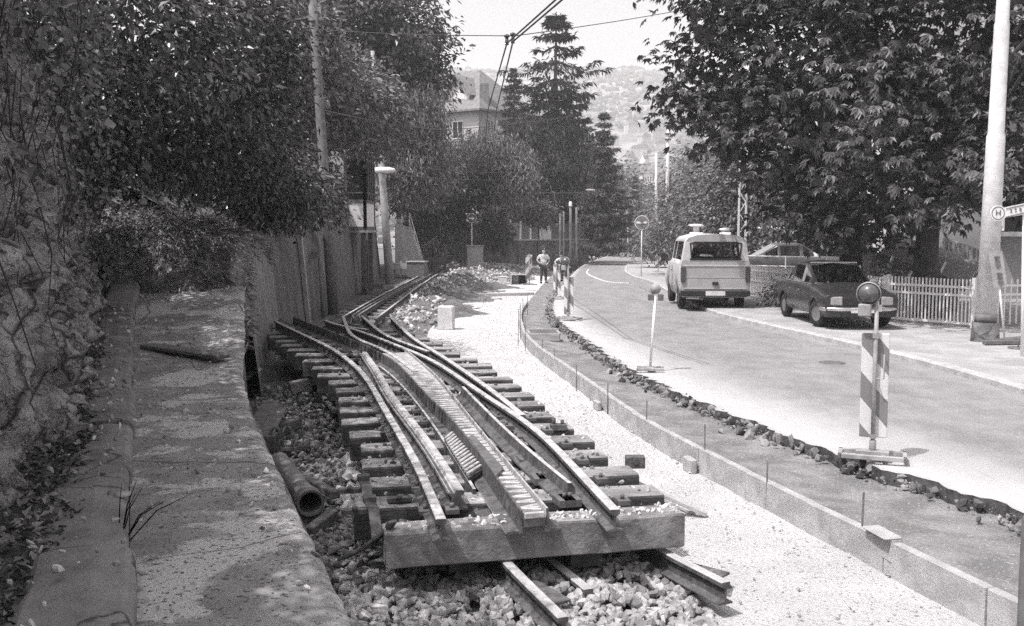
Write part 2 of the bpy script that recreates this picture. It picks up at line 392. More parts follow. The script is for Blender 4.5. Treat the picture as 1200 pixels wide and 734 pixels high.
nt.links.new(bw.outputs[0], tint.inputs[6]); tint.inputs[7].default_value = (1.0, .985, .99, 1)
nt.links.new(tint.outputs[2], bg.inputs['Color']); bg.inputs['Strength'].default_value = .15
sl = bpy.data.lights.new('sun', 'SUN'); sl.energy = 3.0; sl.angle = R(.5); sl.color = (1, .985, .975)
so = bpy.data.objects.new('sun', sl); COL.objects.link(so); so.rotation_euler = SUN_T.to_track_quat('-Z', 'Y').to_euler(); so.location = (-40, -20, 80)
SC.view_settings.view_transform = 'Standard'; SC.view_settings.look = 'None'; SC.view_settings.exposure = 0.82; SC.view_settings.gamma = 1
SC.cycles.max_bounces = 6; SC.cycles.diffuse_bounces = 3; SC.cycles.transparent_max_bounces = 12; SC.cycles.volume_bounces = 1
SC.cycles.use_denoising = False; SC.cycles.sample_clamp_indirect = 4

# ================================================================ survey lines of the street
EW = [(-.2, 2.4), (-.72, 4.2), (-1.43, 6.2), (-2.36, 8.9), (-3.0, 11), (-3.5, 13), (-4.05, 15), (-4.6, 17.2), (-5.2, 22.4), (-5.84, 31.7), (-6.6, 42), (-7.4, 54), (-8.2, 62)]
EWT = [(2.4, .56), (10.5, .58), (13, .84), (15.5, 1.12), (17.2, 1.32), (18.6, 2.1), (20, 2.4), (24, 2.6), (40, 3.2), (62, 4.0)]
KL = [(-.9, 2.0), (-1.58, 4.0), (-2.5, 6.4), (-3.43, 8.9), (-4.85, 12.6), (-6.0, 16.0), (-6.5, 17.5)]
RB = [(-1.85, 1.6), (-2.3, 3.5), (-2.9, 5.6), (-3.8, 8.2), (-5.3, 12.2), (-6.4, 15), (-7.5, 18)]
def ex(P, y): return lerp_path(P, y)[0]
def ewt(y): return lerp_path([(z, yy) for yy, z in EWT], y)[0]
def nz(x, y, z=0, s=1.0): return noise.noise(Vector((x*s, y*s, z*s)))
RE_PX = [(1420, 718), (1195, 600), (930, 513), (760, 444), (690, 400), (655, 375), (648, 360), (654, 343), (668, 324), (690, 308), (722, 299), (775, 294.5)]
KE_PX = [(1420, 540), (1200, 462), (1020, 412), (850, 372), (800, 352), (764, 332), (742, 325), (733, 317), (744, 309), (790, 303)]
RE = smooth_path([G(*p) for p in RE_PX], .35); KE = smooth_path([G(*p) for p in KE_PX], .4)
CU = smooth_path([G(x, y, -.2) for x, y in [(1330, 822), (1165, 738), (900, 597), (755, 515), (690, 465), (625, 415), (611, 390), (614, 368), (636, 338), (648, 325)]], .2)

# ================================================================ ground, road, pavements
mb = MB(); ys = [-30, 0, 28, 60, 120, 260, 500, 1200, 3000]; xs = [-3000, -400, -60, -20, 0, 20, 60, 400, 3000]
mb.sheet([[(x, y, zg(y)-.62) for x in xs] for y in ys]); tag(mb.build('ground', 'earth'), kind='structure')

def road_material():
    m = mat('asphalt', .14, .20, scale=2.2, bump=.006, bscale=90, rough=.85, speck=.34, speck_scale=90, speck_t=.63, stain=.12, stain_scale=.9, stain_lo=.6, stain_hi=.72)
    N, L = m.node_tree.nodes, m.node_tree.links; bs = N['Principled BSDF']; src = bs.inputs['Base Color'].links[0].from_socket
    at = N.new('ShaderNodeAttribute'); at.attribute_name = 'dust'
    tc = N.new('ShaderNodeTexCoord'); n = N.new('ShaderNodeTexNoise'); n.inputs['Scale'].default_value = 1.1; n.inputs['Detail'].default_value = 9; n.inputs['Roughness'].default_value = .7
    mp = N.new('ShaderNodeMapping'); mp.inputs['Scale'].default_value = (1.6, .45, 1); mp.inputs['Rotation'].default_value = (0, 0, R(-14))
    L.new(tc.outputs['Object'], mp.inputs[0]); L.new(mp.outputs[0], n.inputs['Vector'])
    ad = N.new('ShaderNodeMath'); ad.operation = 'MULTIPLY_ADD'; L.new(n.outputs['Fac'], ad.inputs[0]); ad.inputs[1].default_value = .9; ad.inputs[2].default_value = -.45
    su = N.new('ShaderNodeMath'); su.operation = 'ADD'; su.use_clamp = True; L.new(ad.outputs[0], su.inputs[0]); L.new(at.outputs['Fac'], su.inputs[1])
    mx = N.new('ShaderNodeMix'); mx.data_type = 'RGBA'; L.new(su.outputs[0], mx.inputs[0]); L.new(src, mx.inputs[6]); mx.inputs[7].default_value = gcol(.44)
    L.new(mx.outputs[2], bs.inputs['Base Color']); M['asphalt'] = m
road_material()
NS, NC = 620, 14
mb = MB(); rows = []; dust = []
for i in range(NS+1):
    s = .2*i/500 if i < 500 else .2+.8*(i-500)/120
    a, b = along(RE, s), along(KE, s); row = []
    jit = .12*noise.noise(Vector((a.x*2.6, a.y*2.6, 0)))+.09*noise.noise(Vector((a.x*8, a.y*8, 3)))+.05*noise.noise(Vector((a.x*21, a.y*21, 3)))
    dirn = (b-a).normalized()
    a2 = a+dirn*jit
    row.append(a2+Vector((0, 0, -.3))); dust.append(.2)
    for j in range(NC+1):
        u = j/NC; p = a2.lerp(b, u); p = Vector((p.x, p.y, zg(p.y)+.02*math.sin(math.pi*u)))
        row.append(p); dist = u*(b-a).length
        dust.append(max(0, min(1, 1.15-dist/1.35))*.98+.17*math.exp(-((u-.97)/.06)**2)+.16)
    rows.append(row)
mb.sheet(rows); road = mb.build('road', ['asphalt', 'cutasphalt'], fix=False)
me = road.data; at = me.attributes.new('dust', 'FLOAT', 'POINT'); at.data.foreach_set('value', dust)
for p in me.polygons:
    if p.index % (NC+1) == 0: p.material_index = 1
    if p.normal.z < -.2: p.flip()
tag(road, kind='structure')
mb = MB(); rows = []
for i in range(90):
    a = along(KE, i/89); w = 14 if a.y < 60 else 5
    rows.append([Vector((a.x+.10+(w-.1)*u, a.y, zg(a.y)+.10)) for u in (0, .1, .3, .6, 1)])
mb.sheet(rows); tag(mb.build('pavement', 'pave', fix=False), kind='structure')
mb = MB(); mb.sweep([(-.07, -.12), (.09, -.12), (.09, .105), (-.04, .105), (-.07, .08)], KE); tag(mb.build('pavement_kerb', 'kerbstone'), kind='structure')
# the bend further down: white kerb line of the footway
mb = MB(); P = smooth_path([G(*p, .02) for p in [(690, 316), (688, 321), (700, 327), (714, 331), (738, 332.5)]], .3)
mb.sweep([(-.05, 0), (.05, 0), (.05, .03), (-.05, .03)], P); tag(mb.build('road_edge_line', 'concpale'), kind='structure')
# manhole cover in the lane
mb = MB(); p = G(975, 425, .026); mb.lathe([(0, .008), (.17, .008), (.18, 0)], p, 20); mb.lathe([(.185, -.005), (.21, .004), (.22, -.01)], p, 20)
tag(mb.build('manhole_cover', 'steel'), 'dark round manhole cover in the lane beside the striped board', 'manhole')

# pit floor along the track, lower than the gravel; rubble bank rising from it
BK = [(G(490, 382, -.2), .30, 1.0), (G(505, 366, -.2), .72, 1.3), (G(520, 350, -.2), .78, 1.6), (G(535, 338, -.2), .8, 2.0), (G(560, 326, -.2), .75, 2.6), (G(590, 318, -.2), .6, 3.0), (G(625, 310, -.2), .7, 4.0), (G(540, 314, -.2), .7, 4.0)]
TRK = [G(x, y, -.05) for x, y in [(420, 372), (460, 345), (500, 326), (522, 316)]]
def pit_z(x, y):
    z = -.33+zg(y)+.09*nz(x, y, 0, 1.1)+.05*nz(x, y, 5, 3.3)+.03*nz(x, y, 9, 8)
    if y < 9: z += .12*min(1, (9-y)/3)
    for c, h, r in BK:
        d2 = ((x-c.x)**2+((y-c.y)*.6)**2)/r**2
        if d2 < 6: z += h*math.exp(-d2)*(.75+.5*nz(x, y, 2, 1.7))
    if y > 24:                                             # keep the old track bed clear
        q = lerp_path([(p.x, p.y) for p in TRK], y); dd = abs(x-q[0])
        if y < 60 and dd < 1.1: z = min(z, zg(y)-.26+.05*nz(x, y, 1, 4))
    return z
mb = MB(); ysl = [2.2+.16*i for i in range(130)]+[23.2+.45*i for i in range(90)]+[64+2*i for i in range(14)]
rows = []
for y in ysl:
    x0 = ex(EW, y)-.3 if y < 62 else -9; x1 = 1.6 if y < 40 else 3.0
    rows.append([(x0+(x1-x0)*j/44, y, pit_z(x0+(x1-x0)*j/44, y)) for j in range(45)])
mb.sheet(rows); tag(mb.build('pit_floor', 'pitsoil', fix=False), kind='structure')
GL = smooth_path([G(x, y, -.2) for x, y in [(905, 800), (835, 734), (790, 676), (740, 610), (680, 548), (560, 455), (505, 404), (500, 385), (528, 362), (545, 348), (560, 340), (600, 332), (618, 322)]], .3)
mb = MB(); rows = []
for i in range(140):
    a, b = along(GL, i/139), along(CU, min(1, i/139)); row = []
    for j in range(26):
        u = j/25; p = a.lerp(b+(b-a).normalized()*.05, u)
        z = -.2+zg(p.y)+.018*nz(p.x, p.y, 0, 2)+.012*nz(p.x, p.y, 0, 6)-(.22 if j == 0 else 0)
        row.append((p.x, p.y, z))
    rows.append(row)
mb.sheet(rows); tag(mb.build('gravel_bed', 'gravel', fix=False), kind='structure')
# sand fill between the slabs and the cut asphalt
mb = MB(); rows = []
for i in range(200):
    a = along(CU, i/199)
    # nearest point on the road edge
    b = min(RE, key=lambda q: (q.x-a.x)**2+(q.y-a.y)**2*.3 if q.x > a.x-.1 else 1e9); row = []
    for j in range(13):
        u = j/12; p = a.lerp(b+(b-a).normalized()*.35, u)
        z = zg(p.y)-.035-.09*math.sin(min(1, u*1.1)*math.pi*.58)+.022*nz(p.x, p.y, 0, 1.8)+.014*nz(p.x, p.y, 4, 6)
        row.append((p.x, p.y, z))
    rows.append(row)
mb.sheet(rows); tag(mb.build('sand_strip', 'sand', fix=False), kind='structure')

# ================================================================ raised ledge on the left
def ledge_z(x, y): return .58+.025*nz(x, y, 0, .9)+.014*nz(x, y, 3, 3.1)+max(0, y-10.5)*.115
mb = MB(); rows = []
for i in range(150):
    y = 2.1+15.0*i/149; a, b = ex(KL, y), ex(EW, y)+.015*nz(0, y, 7, 3)+.02*nz(0, y, 2, 14)
    rows.append([(a+(b-a)*u, y, ledge_z(a+(b-a)*u, y)-(.03 if u == 1 else 0)) for u in [j/20 for j in range(21)]])
mb.sheet(rows); tag(mb.build('ledge_path', 'ledge', fix=False), kind='structure')
mb = MB()                                                  # the old kerb: long worn stones with open joints
y = 1.9; k = 0
while y < 16.2:
    L = [1.5, 1.15, 1.75, 1.3, 1.6, 1.2, 1.45][k % 7]; y1 = min(y+L, 16.6); P = []
    for i in range(9):
        yy = y+.03+(y1-y-.06)*i/8; P.append(Vector((ex(KL, yy)+.02*math.sin(k*2.1), yy, ledge_z(ex(KL, yy), yy)+.02*math.sin(k*1.7)+.012*nz(0, yy, 1, 4))))
    mb.sweep([(.0, -.3), (.015, .10), (-.02, .15), (-.16, .17), (-.40, .15), (-.44, .10), (-.44, -.3)], P); y = y1; k += 1
tag(mb.build('ledge_kerb', 'oldkerb', bevel=.012), kind='structure')
mb = MB(); rows = []
for i in range(110):
    y = 1.6+15.4*i/109; a, b = ex(RB, y)-.25, ex(KL, y)-.30
    rows.append([(a+(b-a)*u, y, .09+ledge_z(-4, y)+.16*(1-u)**1.5+.05*nz(a+(b-a)*u, y, 0, 2.3)+.03*nz(a+(b-a)*u, y, 0, 7)) for u in [j/12 for j in range(13)]])
mb.sheet(rows); tag(mb.build('verge_soil', 'verge', fix=False), kind='structure')
# retaining wall: side of the ledge, then the tall battered wall
t = thing('retaining_wall', 'long dark battered concrete retaining wall beside the track and under the trees', 'wall', (0, 0, 0))
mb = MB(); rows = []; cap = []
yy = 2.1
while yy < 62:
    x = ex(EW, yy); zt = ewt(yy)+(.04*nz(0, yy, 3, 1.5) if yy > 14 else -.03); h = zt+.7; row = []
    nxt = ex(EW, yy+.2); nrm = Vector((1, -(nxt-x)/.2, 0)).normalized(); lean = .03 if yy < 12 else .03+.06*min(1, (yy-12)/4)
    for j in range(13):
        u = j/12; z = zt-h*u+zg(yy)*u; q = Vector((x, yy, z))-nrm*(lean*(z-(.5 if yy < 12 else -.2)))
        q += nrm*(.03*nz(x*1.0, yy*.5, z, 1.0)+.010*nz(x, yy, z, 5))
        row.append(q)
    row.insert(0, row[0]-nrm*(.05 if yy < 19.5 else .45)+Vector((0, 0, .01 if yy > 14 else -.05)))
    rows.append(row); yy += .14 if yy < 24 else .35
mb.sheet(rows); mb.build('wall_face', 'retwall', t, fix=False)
mb = MB()                                                  # pale ribs cast on the wall face
for yb in (18.6, 26.2):
    x = ex(EW, yb); P = [Vector((x+.09-.085*(z+.2), yb, z)) for z in (-.4, .8, ewt(yb)-.25)]
    mb.beam(P[0], P[2], .16, .10, up=Vector((1, 0, 0)))
mb.build('wall_rib', 'conc', t)
# hillside above the walls
mb = MB(); rows = []
yy = -6
while yy < 110:
    if rows and yy > 17.4 and len(rows[0]) == 7 and not globals().get('second_slope'): mb.sheet(rows); rows = []; second_slope = True; yy = 18.7
    yc = max(yy, 2.4)
    if yy < 62: x0 = ex(EW, yc) if yy > 17.4 else ex(RB, max(1.6, yy))-.9; z0 = ewt(yc) if yy > 17.4 else 3.6
    else: x0 = -8.2+(yy-62)*.08; z0 = 4.0
    rows.append([(x0-.3-d, yy, z0-.05+hh+.25*nz(x0-d, yy, 0, .4)*min(1, d)) for d, hh in ((0, 0), (.8, .25), (2, .9), (4, 2.0), (8, 4.2), (16, 8.5), (40, 18))]); yy += 1.2
mb.sheet(rows); tag(mb.build('hillside_ground', 'earth', fix=False), kind='structure')
# natural rock face at far left
t = thing('rock_face', 'rough pale natural rock face at the far left edge, overgrown by vines', 'rock wall')
mb = MB(); rows = []
for i in range(280):
    y = 1.2+15.6*i/279; x = ex(RB, y); dx = (ex(RB, y+.3)-ex(RB, y-.3))/.6; nrm = Vector((1, -dx, 0)).normalized(); row = []
    for j in range(105):
        u = j/104; z = .55+3.9*u; p = Vector((x, y, z)); s = p*1.15; s.z *= 1.3
        dist, pts = noise.voronoi(s); e = dist[1]-dist[0]; bulge = min(e, .35)*.75
        d2, _ = noise.voronoi(p*3.2); e2 = min(d2[1]-d2[0], .3)
        d3, _ = noise.voronoi(p*7.5); dsp = bulge*.8+.16*e2+.06*min(d3[1]-d3[0], .3)+.16*noise.noise(p*1.9)+.09*noise.noise(p*5)+.10*noise.noise(p*9)+.07*noise.noise(p*19)-.18*u*u*3-.1+.25*max(0, .25-u)
        row.append(p+nrm*dsp)
    rows.append(row)
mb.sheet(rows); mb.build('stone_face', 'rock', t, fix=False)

# ================================================================ far hills, haze
def hill_z(x, y):
    t = max(0, min(1, (y-330)/1250)); s = t*t*(3-2*t)
    crest = 222+16*noise.noise(Vector((x*.0012, 1.3, 0)))-.004*x+8*noise.noise(Vector((x*.006, 4, 0)))
    return -3.2+crest*s+14*s*noise.noise(Vector((x*.004, y*.004, 0)))
mb = MB(); rows = [[(x, y, hill_z(x, y)) for x in range(-1500, 1900, 40)] for y in list(range(300, 1700, 40))+[1800, 2200, 3000]]
mb.sheet(rows); tag(mb.build('hills', 'hill', fix=False), kind='structure')
hz = MB(); hz.box((200, 880, 145), (3700, 1900, 305)); ho = hz.build('haze', 'earth')
hm = bpy.data.materials.new('haze'); hm.use_nodes = True; hn = hm.node_tree; hn.nodes.clear()
om = hn.nodes.new('ShaderNodeOutputMaterial'); pv = hn.nodes.new('ShaderNodeVolumePrincipled')
pv.inputs['Density'].default_value = .0007; pv.inputs['Color'].default_value = (.95, .94, .945, 1); pv.inputs['Anisotropy'].default_value = 0
hn.links.new(pv.outputs[0], om.inputs['Volume']); ho.data.materials.clear(); ho.data.materials.append(hm); tag(ho, kind='stuff')
# woods of the far slope (one mass) and the scattered houses
rg = np.random.default_rng(3); n = 15000
xy = np.stack([rg.uniform(-420, 760, n), 340+1250*rg.random(n)**1.15], 1)
keep = np.array([noise.noise(Vector((a*.006, b*.006, 7)))+.35*noise.noise(Vector((a*.03, b*.03, 2))) > -.16 for a, b in xy]); xy = xy[keep]
pts = np.array([(a, b, hill_z(a, b)+1.5) for a, b in xy])
o = stones('far_woods', pts, rg.uniform(2.0, 4.6, len(pts)), 'leafmid', rg, tone=(.5, 1.4), flat=1.0); tag(o, kind='stuff')
def far_house(w, d, h, roof, wallm):
    t = thing('distant_house', '', 'house'); mb = MB(); mb.box((0, 0, h/2-1), (w, d, h+2)); mb.build('wall', wallm, t)
    mb = MB(); mb.prism([(-w/2-.4, h), (w/2+.4, h), (w/2-.5, h+roof*.5), (0, h+roof), (-w/2+.5, h+roof*.5)], -d/2-.4, d/2+.4, 'Y'); mb.build('roof', 'rooftile', t)
    return t
hs = [far_house(8, 7, 5, 3.5, 'farwall'), far_house(7, 7, 6, 3, 'farwall'), far_house(11, 8, 6.5, 2.5, 'farwall')]
k = 0
while k < 120:
    y = 700+800*rg.random(); x = y*rg.uniform(-.06, .19)
    src = hs[k % 3]; o = src if k < 3 else copy_tree(src); o.location = (x, y, hill_z(x, y)); o.rotation_euler = (0, 0, rg.uniform(-.7, .7))
    tag(o, 'tiny pale house dotted among the woods of the hazy far hillside', 'house', 'houses on the far hillside'); k += 1
# three town blocks in the valley
def block(name, label, px0, px1, pt, pb, y, floors, cols, wallm='plaster', flat=True):
    a, b, zt = D(px0, 250, y), D(px1, 250, y), D(0, pt, y).z; zb = D(0, pb, y).z-14
    w = b.x-a.x; t = thing(name, label, 'building', ((a.x+b.x)/2, y, zb)); h = zt-zb
    mb = MB(); mb.box((0, 6, h/2), (w, 12, h)); mb.build('wall', wallm, t)
    mb = MB()
    if flat: mb.box((0, 6, h+.3), (w+.8, 12.8, .6))
    else: mb.prism([(-w/2-.6, h), (w/2+.6, h), (w/2-2, h+3), (-w/2+2, h+3)], -.6, 12.6, 'Y')
    mb.build('roof', 'rooftile' if not flat else 'conc', t)
    fh = 3.1
    for fl in range(floors):
        for c in range(cols):
            mb = MB(); mb.box((-w/2+w*(c+.5)/cols, -.02, h-1.9-fh*fl), (min(1.5, w/cols*.55), .08, 1.5)); mb.build('window', 'darkglass', t)
    return t
block('town_house', 'long pale town building with flat roof in the valley behind the spruce', 752, 772, 203, 214, 330, 3, 7)
block('town_house', 'pale tall apartment block just above the no entry sign', 756, 771, 233, 262, 270, 4, 4)
block('town_house', 'white house with several storeys between the tall pole and the chestnut', 792, 808, 214, 232, 300, 3, 4)
block('town_house', 'small light town house half hidden left of the street lamp', 737, 750, 202, 212, 340, 2, 3, flat=False)
# ================================================================ the turnout panel lying on the old track
ST, RT = .30, .445                                          # top of sleepers, top of rails
def GP(pts, off): return [G(x, y, off) for x, y in pts]
RAILP = [(-.055, 0), (.055, 0), (.055, .012), (.008, .026), (.008, .10), (.033, .112), (.033, .142), (.026, .146), (-.026, .146), (-.033, .142), (-.033, .112), (-.008, .10), (-.008, .026), (-.055, .012)]
RAILM = [0, 0, 0, 0, 0, 0, 1, 1, 1, 0, 0, 0, 0, 0]
turn = thing('railway_turnout', 'rusty rack railway turnout panel with fanned sleepers lying on the old track bed', 'track panel', (0, 6.4, 0))
# sleepers: a fan, every one a part
LE = [(-.82, 6.22), (-1.10, 6.85), (-1.16, 7.45), (-1.26, 8.05), (-1.36, 8.65), (-1.50, 9.25), (-1.64, 9.85), (-1.78, 10.45), (-1.93, 11.1), (-2.12, 11.75), (-2.32, 12.4), (-2.55, 13.05), (-2.80, 13.75), (-3.08, 14.5), (-3.34, 15.15), (-3.58, 15.8), (-3.86, 16.5), (-4.10, 17.1), (-4.34, 17.75), (-4.52, 18.4)]
RI = [(1.14, 6.68), (1.06, 7.22), (.92, 7.82), (.80, 8.42), (.73, 9.02), (.56, 9.64), (.42, 10.28), (.30, 10.9), (.21, 11.52), (.10, 12.18), (-.05, 12.82), (-.16, 13.45), (-.34, 14.05), (-.55, 14.7), (-.75, 15.4), (-.98, 16.1), (-1.2, 16.8), (-1.5, 17.5), (-1.85, 18.3), (-2.2, 19.0)]
rg = np.random.default_rng(11)
for i, (a, b) in enumerate(zip(LE, RI)):
    j = rg.normal(size=4)*(.035 if i else 0)
    A = Vector((a[0]+j[0], a[1], ST-.115+j[1]*.15)); B = Vector((b[0]+j[2], b[1], ST-.115+j[3]*.15))
    mb = MB(); n = 7; w = .152 if i else .12
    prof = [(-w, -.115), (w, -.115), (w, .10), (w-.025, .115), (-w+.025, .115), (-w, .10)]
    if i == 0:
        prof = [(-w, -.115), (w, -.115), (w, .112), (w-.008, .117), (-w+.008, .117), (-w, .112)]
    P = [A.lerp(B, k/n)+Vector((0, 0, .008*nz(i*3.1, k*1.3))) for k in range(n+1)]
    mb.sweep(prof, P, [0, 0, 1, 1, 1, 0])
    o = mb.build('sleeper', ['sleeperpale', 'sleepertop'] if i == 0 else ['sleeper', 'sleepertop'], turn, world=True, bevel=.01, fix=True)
    if i == 0: tag(o, 'pale cut front sleeper with stones along its top')
def rail(name, px, off=RT, step=.25, mats=('rust', 'railhead'), prof=RAILP, pm=RAILM, ext0=0, raise_=0):
    P = smooth_path(GP(px, off), step)
    for _ in range(14): P = [P[0]]+[P[i]*.5+(P[i-1]+P[i+1])*.25 for i in range(1, len(P)-1)]+[P[-1]]
    P = [Vector((p.x, p.y, off-.145+raise_)) for p in P]
    mb = MB(); mb.sweep(prof, P, pm); return mb.build(name, list(mats), turn, world=True, bevel=.003), P
A_PX = [(517, 608), (494.4, 551.5), (476.4, 520.5), (456.8, 489.4), (440.5, 460), (430.7, 443.3), (417.6, 428.6), (401, 415.6), (388, 406.6), (362, 395), (322.9, 376.3)]
rail('rail', A_PX)
rail('rail', [(721, 597), (675.6, 550), (652.7, 524), (620, 493), (593.6, 479.3), (564, 459.7), (538, 441.7), (505.4, 420.5), (472.7, 407.4), (440, 394), (411, 384.5)])
rail('rail', [(612, 486), (600, 474.4), (564, 448), (531.5, 425.4), (505.4, 409), (484, 396), (458, 371.4)])
rail('wing_rail', [(502, 411.5), (475, 401.5), (450, 391.8), (424, 370)])
rail('tongue_rail', [(487, 435), (462, 416), (440, 404.5), (412.7, 394.3), (402, 371)])
rail('stub_rail', [(431, 386), (404.6, 384.5), (381, 375)])
GUARDP = [(-.075, 0), (.085, 0), (.085, .014), (.03, .03), (.03, .10), (.06, .112), (.06, .14), (.0, .146), (-.01, .12), (-.035, .12), (-.045, .13), (-.06, .12), (-.03, .09), (-.03, .03), (-.075, .014)]
GUARDM = [0, 0, 0, 0, 0, 0, 1, 1, 0, 1, 0, 0, 0, 0, 0]
rail('guard_rail', [(534, 574), (504, 523.7), (478, 491), (453.5, 460), (442, 436.8), (425, 412.3)], prof=GUARDP, pm=GUARDM)
rail('guard_rail', [(667, 564), (620, 527), (580, 490), (542, 452)], prof=[(-.09, 0), (.05, 0), (.05, .012), (.045, .10), (.02, .135), (-.01, .135), (-.02, .05), (-.09, .02)], pm=[0, 0, 0, 1, 1, 0, 0, 0])
rail('rack_foot_bar', [(556, 575), (520.5, 517), (500, 488), (478, 460), (459, 440), (445, 430)], off=ST+.03, prof=[(-.05, 0), (.05, 0), (.05, .03), (.012, .04), (.012, .16), (-.012, .16), (-.012, .04), (-.05, .03)], pm=[0, 0, 0, 0, 1, 0, 0, 0])
# the long curved check rail whose tail becomes the left cheek of the rack
CKL = smooth_path(GP([(612.3, 599.2), (581.7, 558.5), (570.3, 541.3), (547.4, 512), (523, 484), (502, 464.6), (482.5, 443.3), (464.5, 425), (445, 413.5), (430.7, 405.8), (398, 392.7), (344, 372)], RT), .12)
CKR = smooth_path(GP([(640, 596.8), (607.8, 558.5), (570, 513.5), (549, 487.4), (513.5, 443.3), (494, 425.4), (474, 409)], RT), .12)
def cheek(P, name, left):
    for _ in range(10): P[1:-1] = [P[i]*.5+(P[i-1]+P[i+1])*.25 for i in range(1, len(P)-1)]
    s = -1 if left else 1
    prof = [(0, 0), (.105*s, 0), (.105*s, .014), (.02*s, .022), (.014*s, .15), (0, .153)]
    prof = prof if s > 0 else prof[::-1]
    mb = MB(); mb.sweep(prof, [Vector((p.x, p.y, ST)) for p in P], [0]*3+[1]*3)
    return mb.build(name, ['rust', 'railhead'], turn, world=True)
cheek(CKL, 'rack_cheek', True); cheek(CKR, 'rack_cheek', False)
# rack between the cheeks: bed plate and rungs
mbp, mbr = MB(), MB(); n = 190; s_end = .985
Lk = [p for p in CKL]; tot = sum((b-a).length for a, b in zip(CKR, CKR[1:])); tl = sum((b-a).length for a, b in zip(CKL, CKL[1:]))
top = []; bot = []
for i in range(n):
    s = i/(n-1)*.97; b = along(CKR, s); a = min(CKL, key=lambda q: (q-b).length)
    nb = (b-a).normalized(); a2, b2 = a+nb*.006, b-nb*.006; z = ST+.09
    top.append([Vector((a2.x, a2.y, z)), Vector((b2.x, b2.y, z))])
mbp.sheet(top); mbp.sheet([[p-Vector((0, 0, .05)) for p in r] for r in top])
mbp.sheet([[top[0][0], top[0][1]], [top[0][0]-Vector((0, 0, .05)), top[0][1]-Vector((0, 0, .05))]])
bed = mbp.build('rack_bed', 'steel', turn, world=True, fix=False)
for i in range(0, int(tot*.97/.062)):
    s = i*.062/tot; b = along(CKR, s); a = min(CKL, key=lambda q: (q-b).length); nb = (b-a).normalized(); a2, b2 = a+nb*.012, b-nb*.012
    mbr.beam(Vector((a2.x, a2.y, ST+.113)), Vector((b2.x, b2.y, ST+.113)), .024, .04)
mbr.build('rack_teeth', 'railhead', bed, world=True, bevel=.006)
# loose cover plate on the rack and the short second rack piece
mb = MB(); q = [G(x, y, RT+.012) for x, y in [(549, 512), (554, 508.5), (590, 548), (581, 558)]]
mb.add(q+[p-Vector((0, 0, .016)) for p in q], [(0, 1, 2, 3), (7, 6, 5, 4), (0, 4, 5, 1), (1, 5, 6, 2), (2, 6, 7, 3), (3, 7, 4, 0)]); mb.build('cover_plate', 'steel', turn, world=True)
q = [G(x, y, ST+.07) for x, y in [(521, 515), (529, 508), (565, 550), (549, 560)]]; mb = MB(); mb.add(q+[p-Vector((0, 0, .04)) for p in q], [(0, 1, 2, 3), (7, 6, 5, 4), (0, 4, 5, 1), (1, 5, 6, 2), (2, 6, 7, 3), (3, 7, 4, 0)])
rb = mb.build('rack_plate', 'rust', turn, world=True); mb = MB()
for k in range(14): u = (k+.5)/14; mb.beam(q[0].lerp(q[3], u)+Vector((0, 0, .014)), q[1].lerp(q[2], u)+Vector((0, 0, .014)), .026, .028)
mb.build('rack_teeth', 'railhead', rb, world=True, bevel=.005)
# rail chairs and spikes along the two stock rails and between them
def plates(px, off, every, w, l, h, name='rail_chair', shift=0):
    P = GP(px, ST); T = sum((b-a).length for a, b in zip(P, P[1:])); k = .15
    while k < T:
        p = along(P, k/T); p2 = along(P, min(1, (k+.05)/T)); t = (p2-p).normalized(); r = Vector((t.y, -t.x, 0))
        for sd in (-1, 1):
            c = p+r*(sd*off+shift); ang = math.atan2(t.y, t.x); mb = MB()
            mb.box((c.x, c.y, ST+h/2), (l, w, h), rz=ang); mb.cyl((c.x, c.y, ST+h), (c.x, c.y, ST+h+.03), .016, n=6); mb.build(name, 'steel', turn, world=True)
        k += every
plates(A_PX, .09, .62, .09, .13, .03)
plates([(721, 597), (652.7, 524), (593.6, 479.3), (538, 441.7), (472.7, 407.4), (440, 394)], .09, .62, .09, .13, .03)
plates([(600, 520), (640, 570), (668, 594)], .02, .62, .12, .18, .05, 'rail_chair')
plates([(560, 470), (600, 520)], .05, .5, .12, .16, .05, 'rail_chair')
plates([(490, 500), (445, 440)], .09, .62, .09, .12, .03)
# iron straps and bracket on the left of the front sleepers
for (x0, y0), (x1, y1) in (((426, 563), (434, 592)), ((433, 588), (444, 618))):
    a, b = G(x0, y0, ST+.07), G(x1, y1, ST-.02); mb = MB(); mb.beam(a, a.lerp(b, .45)+Vector((0, 0, .03)), .075, .014); mb.beam(a.lerp(b, .45)+Vector((0, 0, .03)), b+Vector((0, -.02, -.12)), .075, .014); mb.box(a+Vector((0, 0, .02)), (.09, .07, .045), rz=.2); mb.build('iron_strap', 'rust', turn, world=True, bevel=.005)
for x, y in ((410, 575), (416, 599), (468, 585)): mb = MB(); mb.box(G(x, y, ST+.025), (.17, .07, .03), rz=.22); mb.cyl(G(x, y, ST+.04), G(x, y, ST+.04)+Vector((0, 0, .03)), .02, n=6); mb.build('iron_clip', 'rust', turn, world=True)
mb = MB(); P = [G(400, 655, .0), G(428, 642, .14), G(455, 620, .30), G(460, 611, .36)]; mb.sweep([(-.035, -.012), (.035, -.012), (.035, .012), (-.035, .012)], P); mb.build('iron_bracket', 'rust', turn, world=True, bevel=.004)
mb = MB(); mb.beam((-.5, 6.5, .05), (.95, 6.85, .05), .09, .1); mb.box((.48, 6.62, .02), (.22, .2, .14), rz=.22); mb.box((-.35, 6.6, .0), (.2, .25, .14), rz=.22); mb.build('packing_timber', 'sleeper', turn, world=True)
rows = []
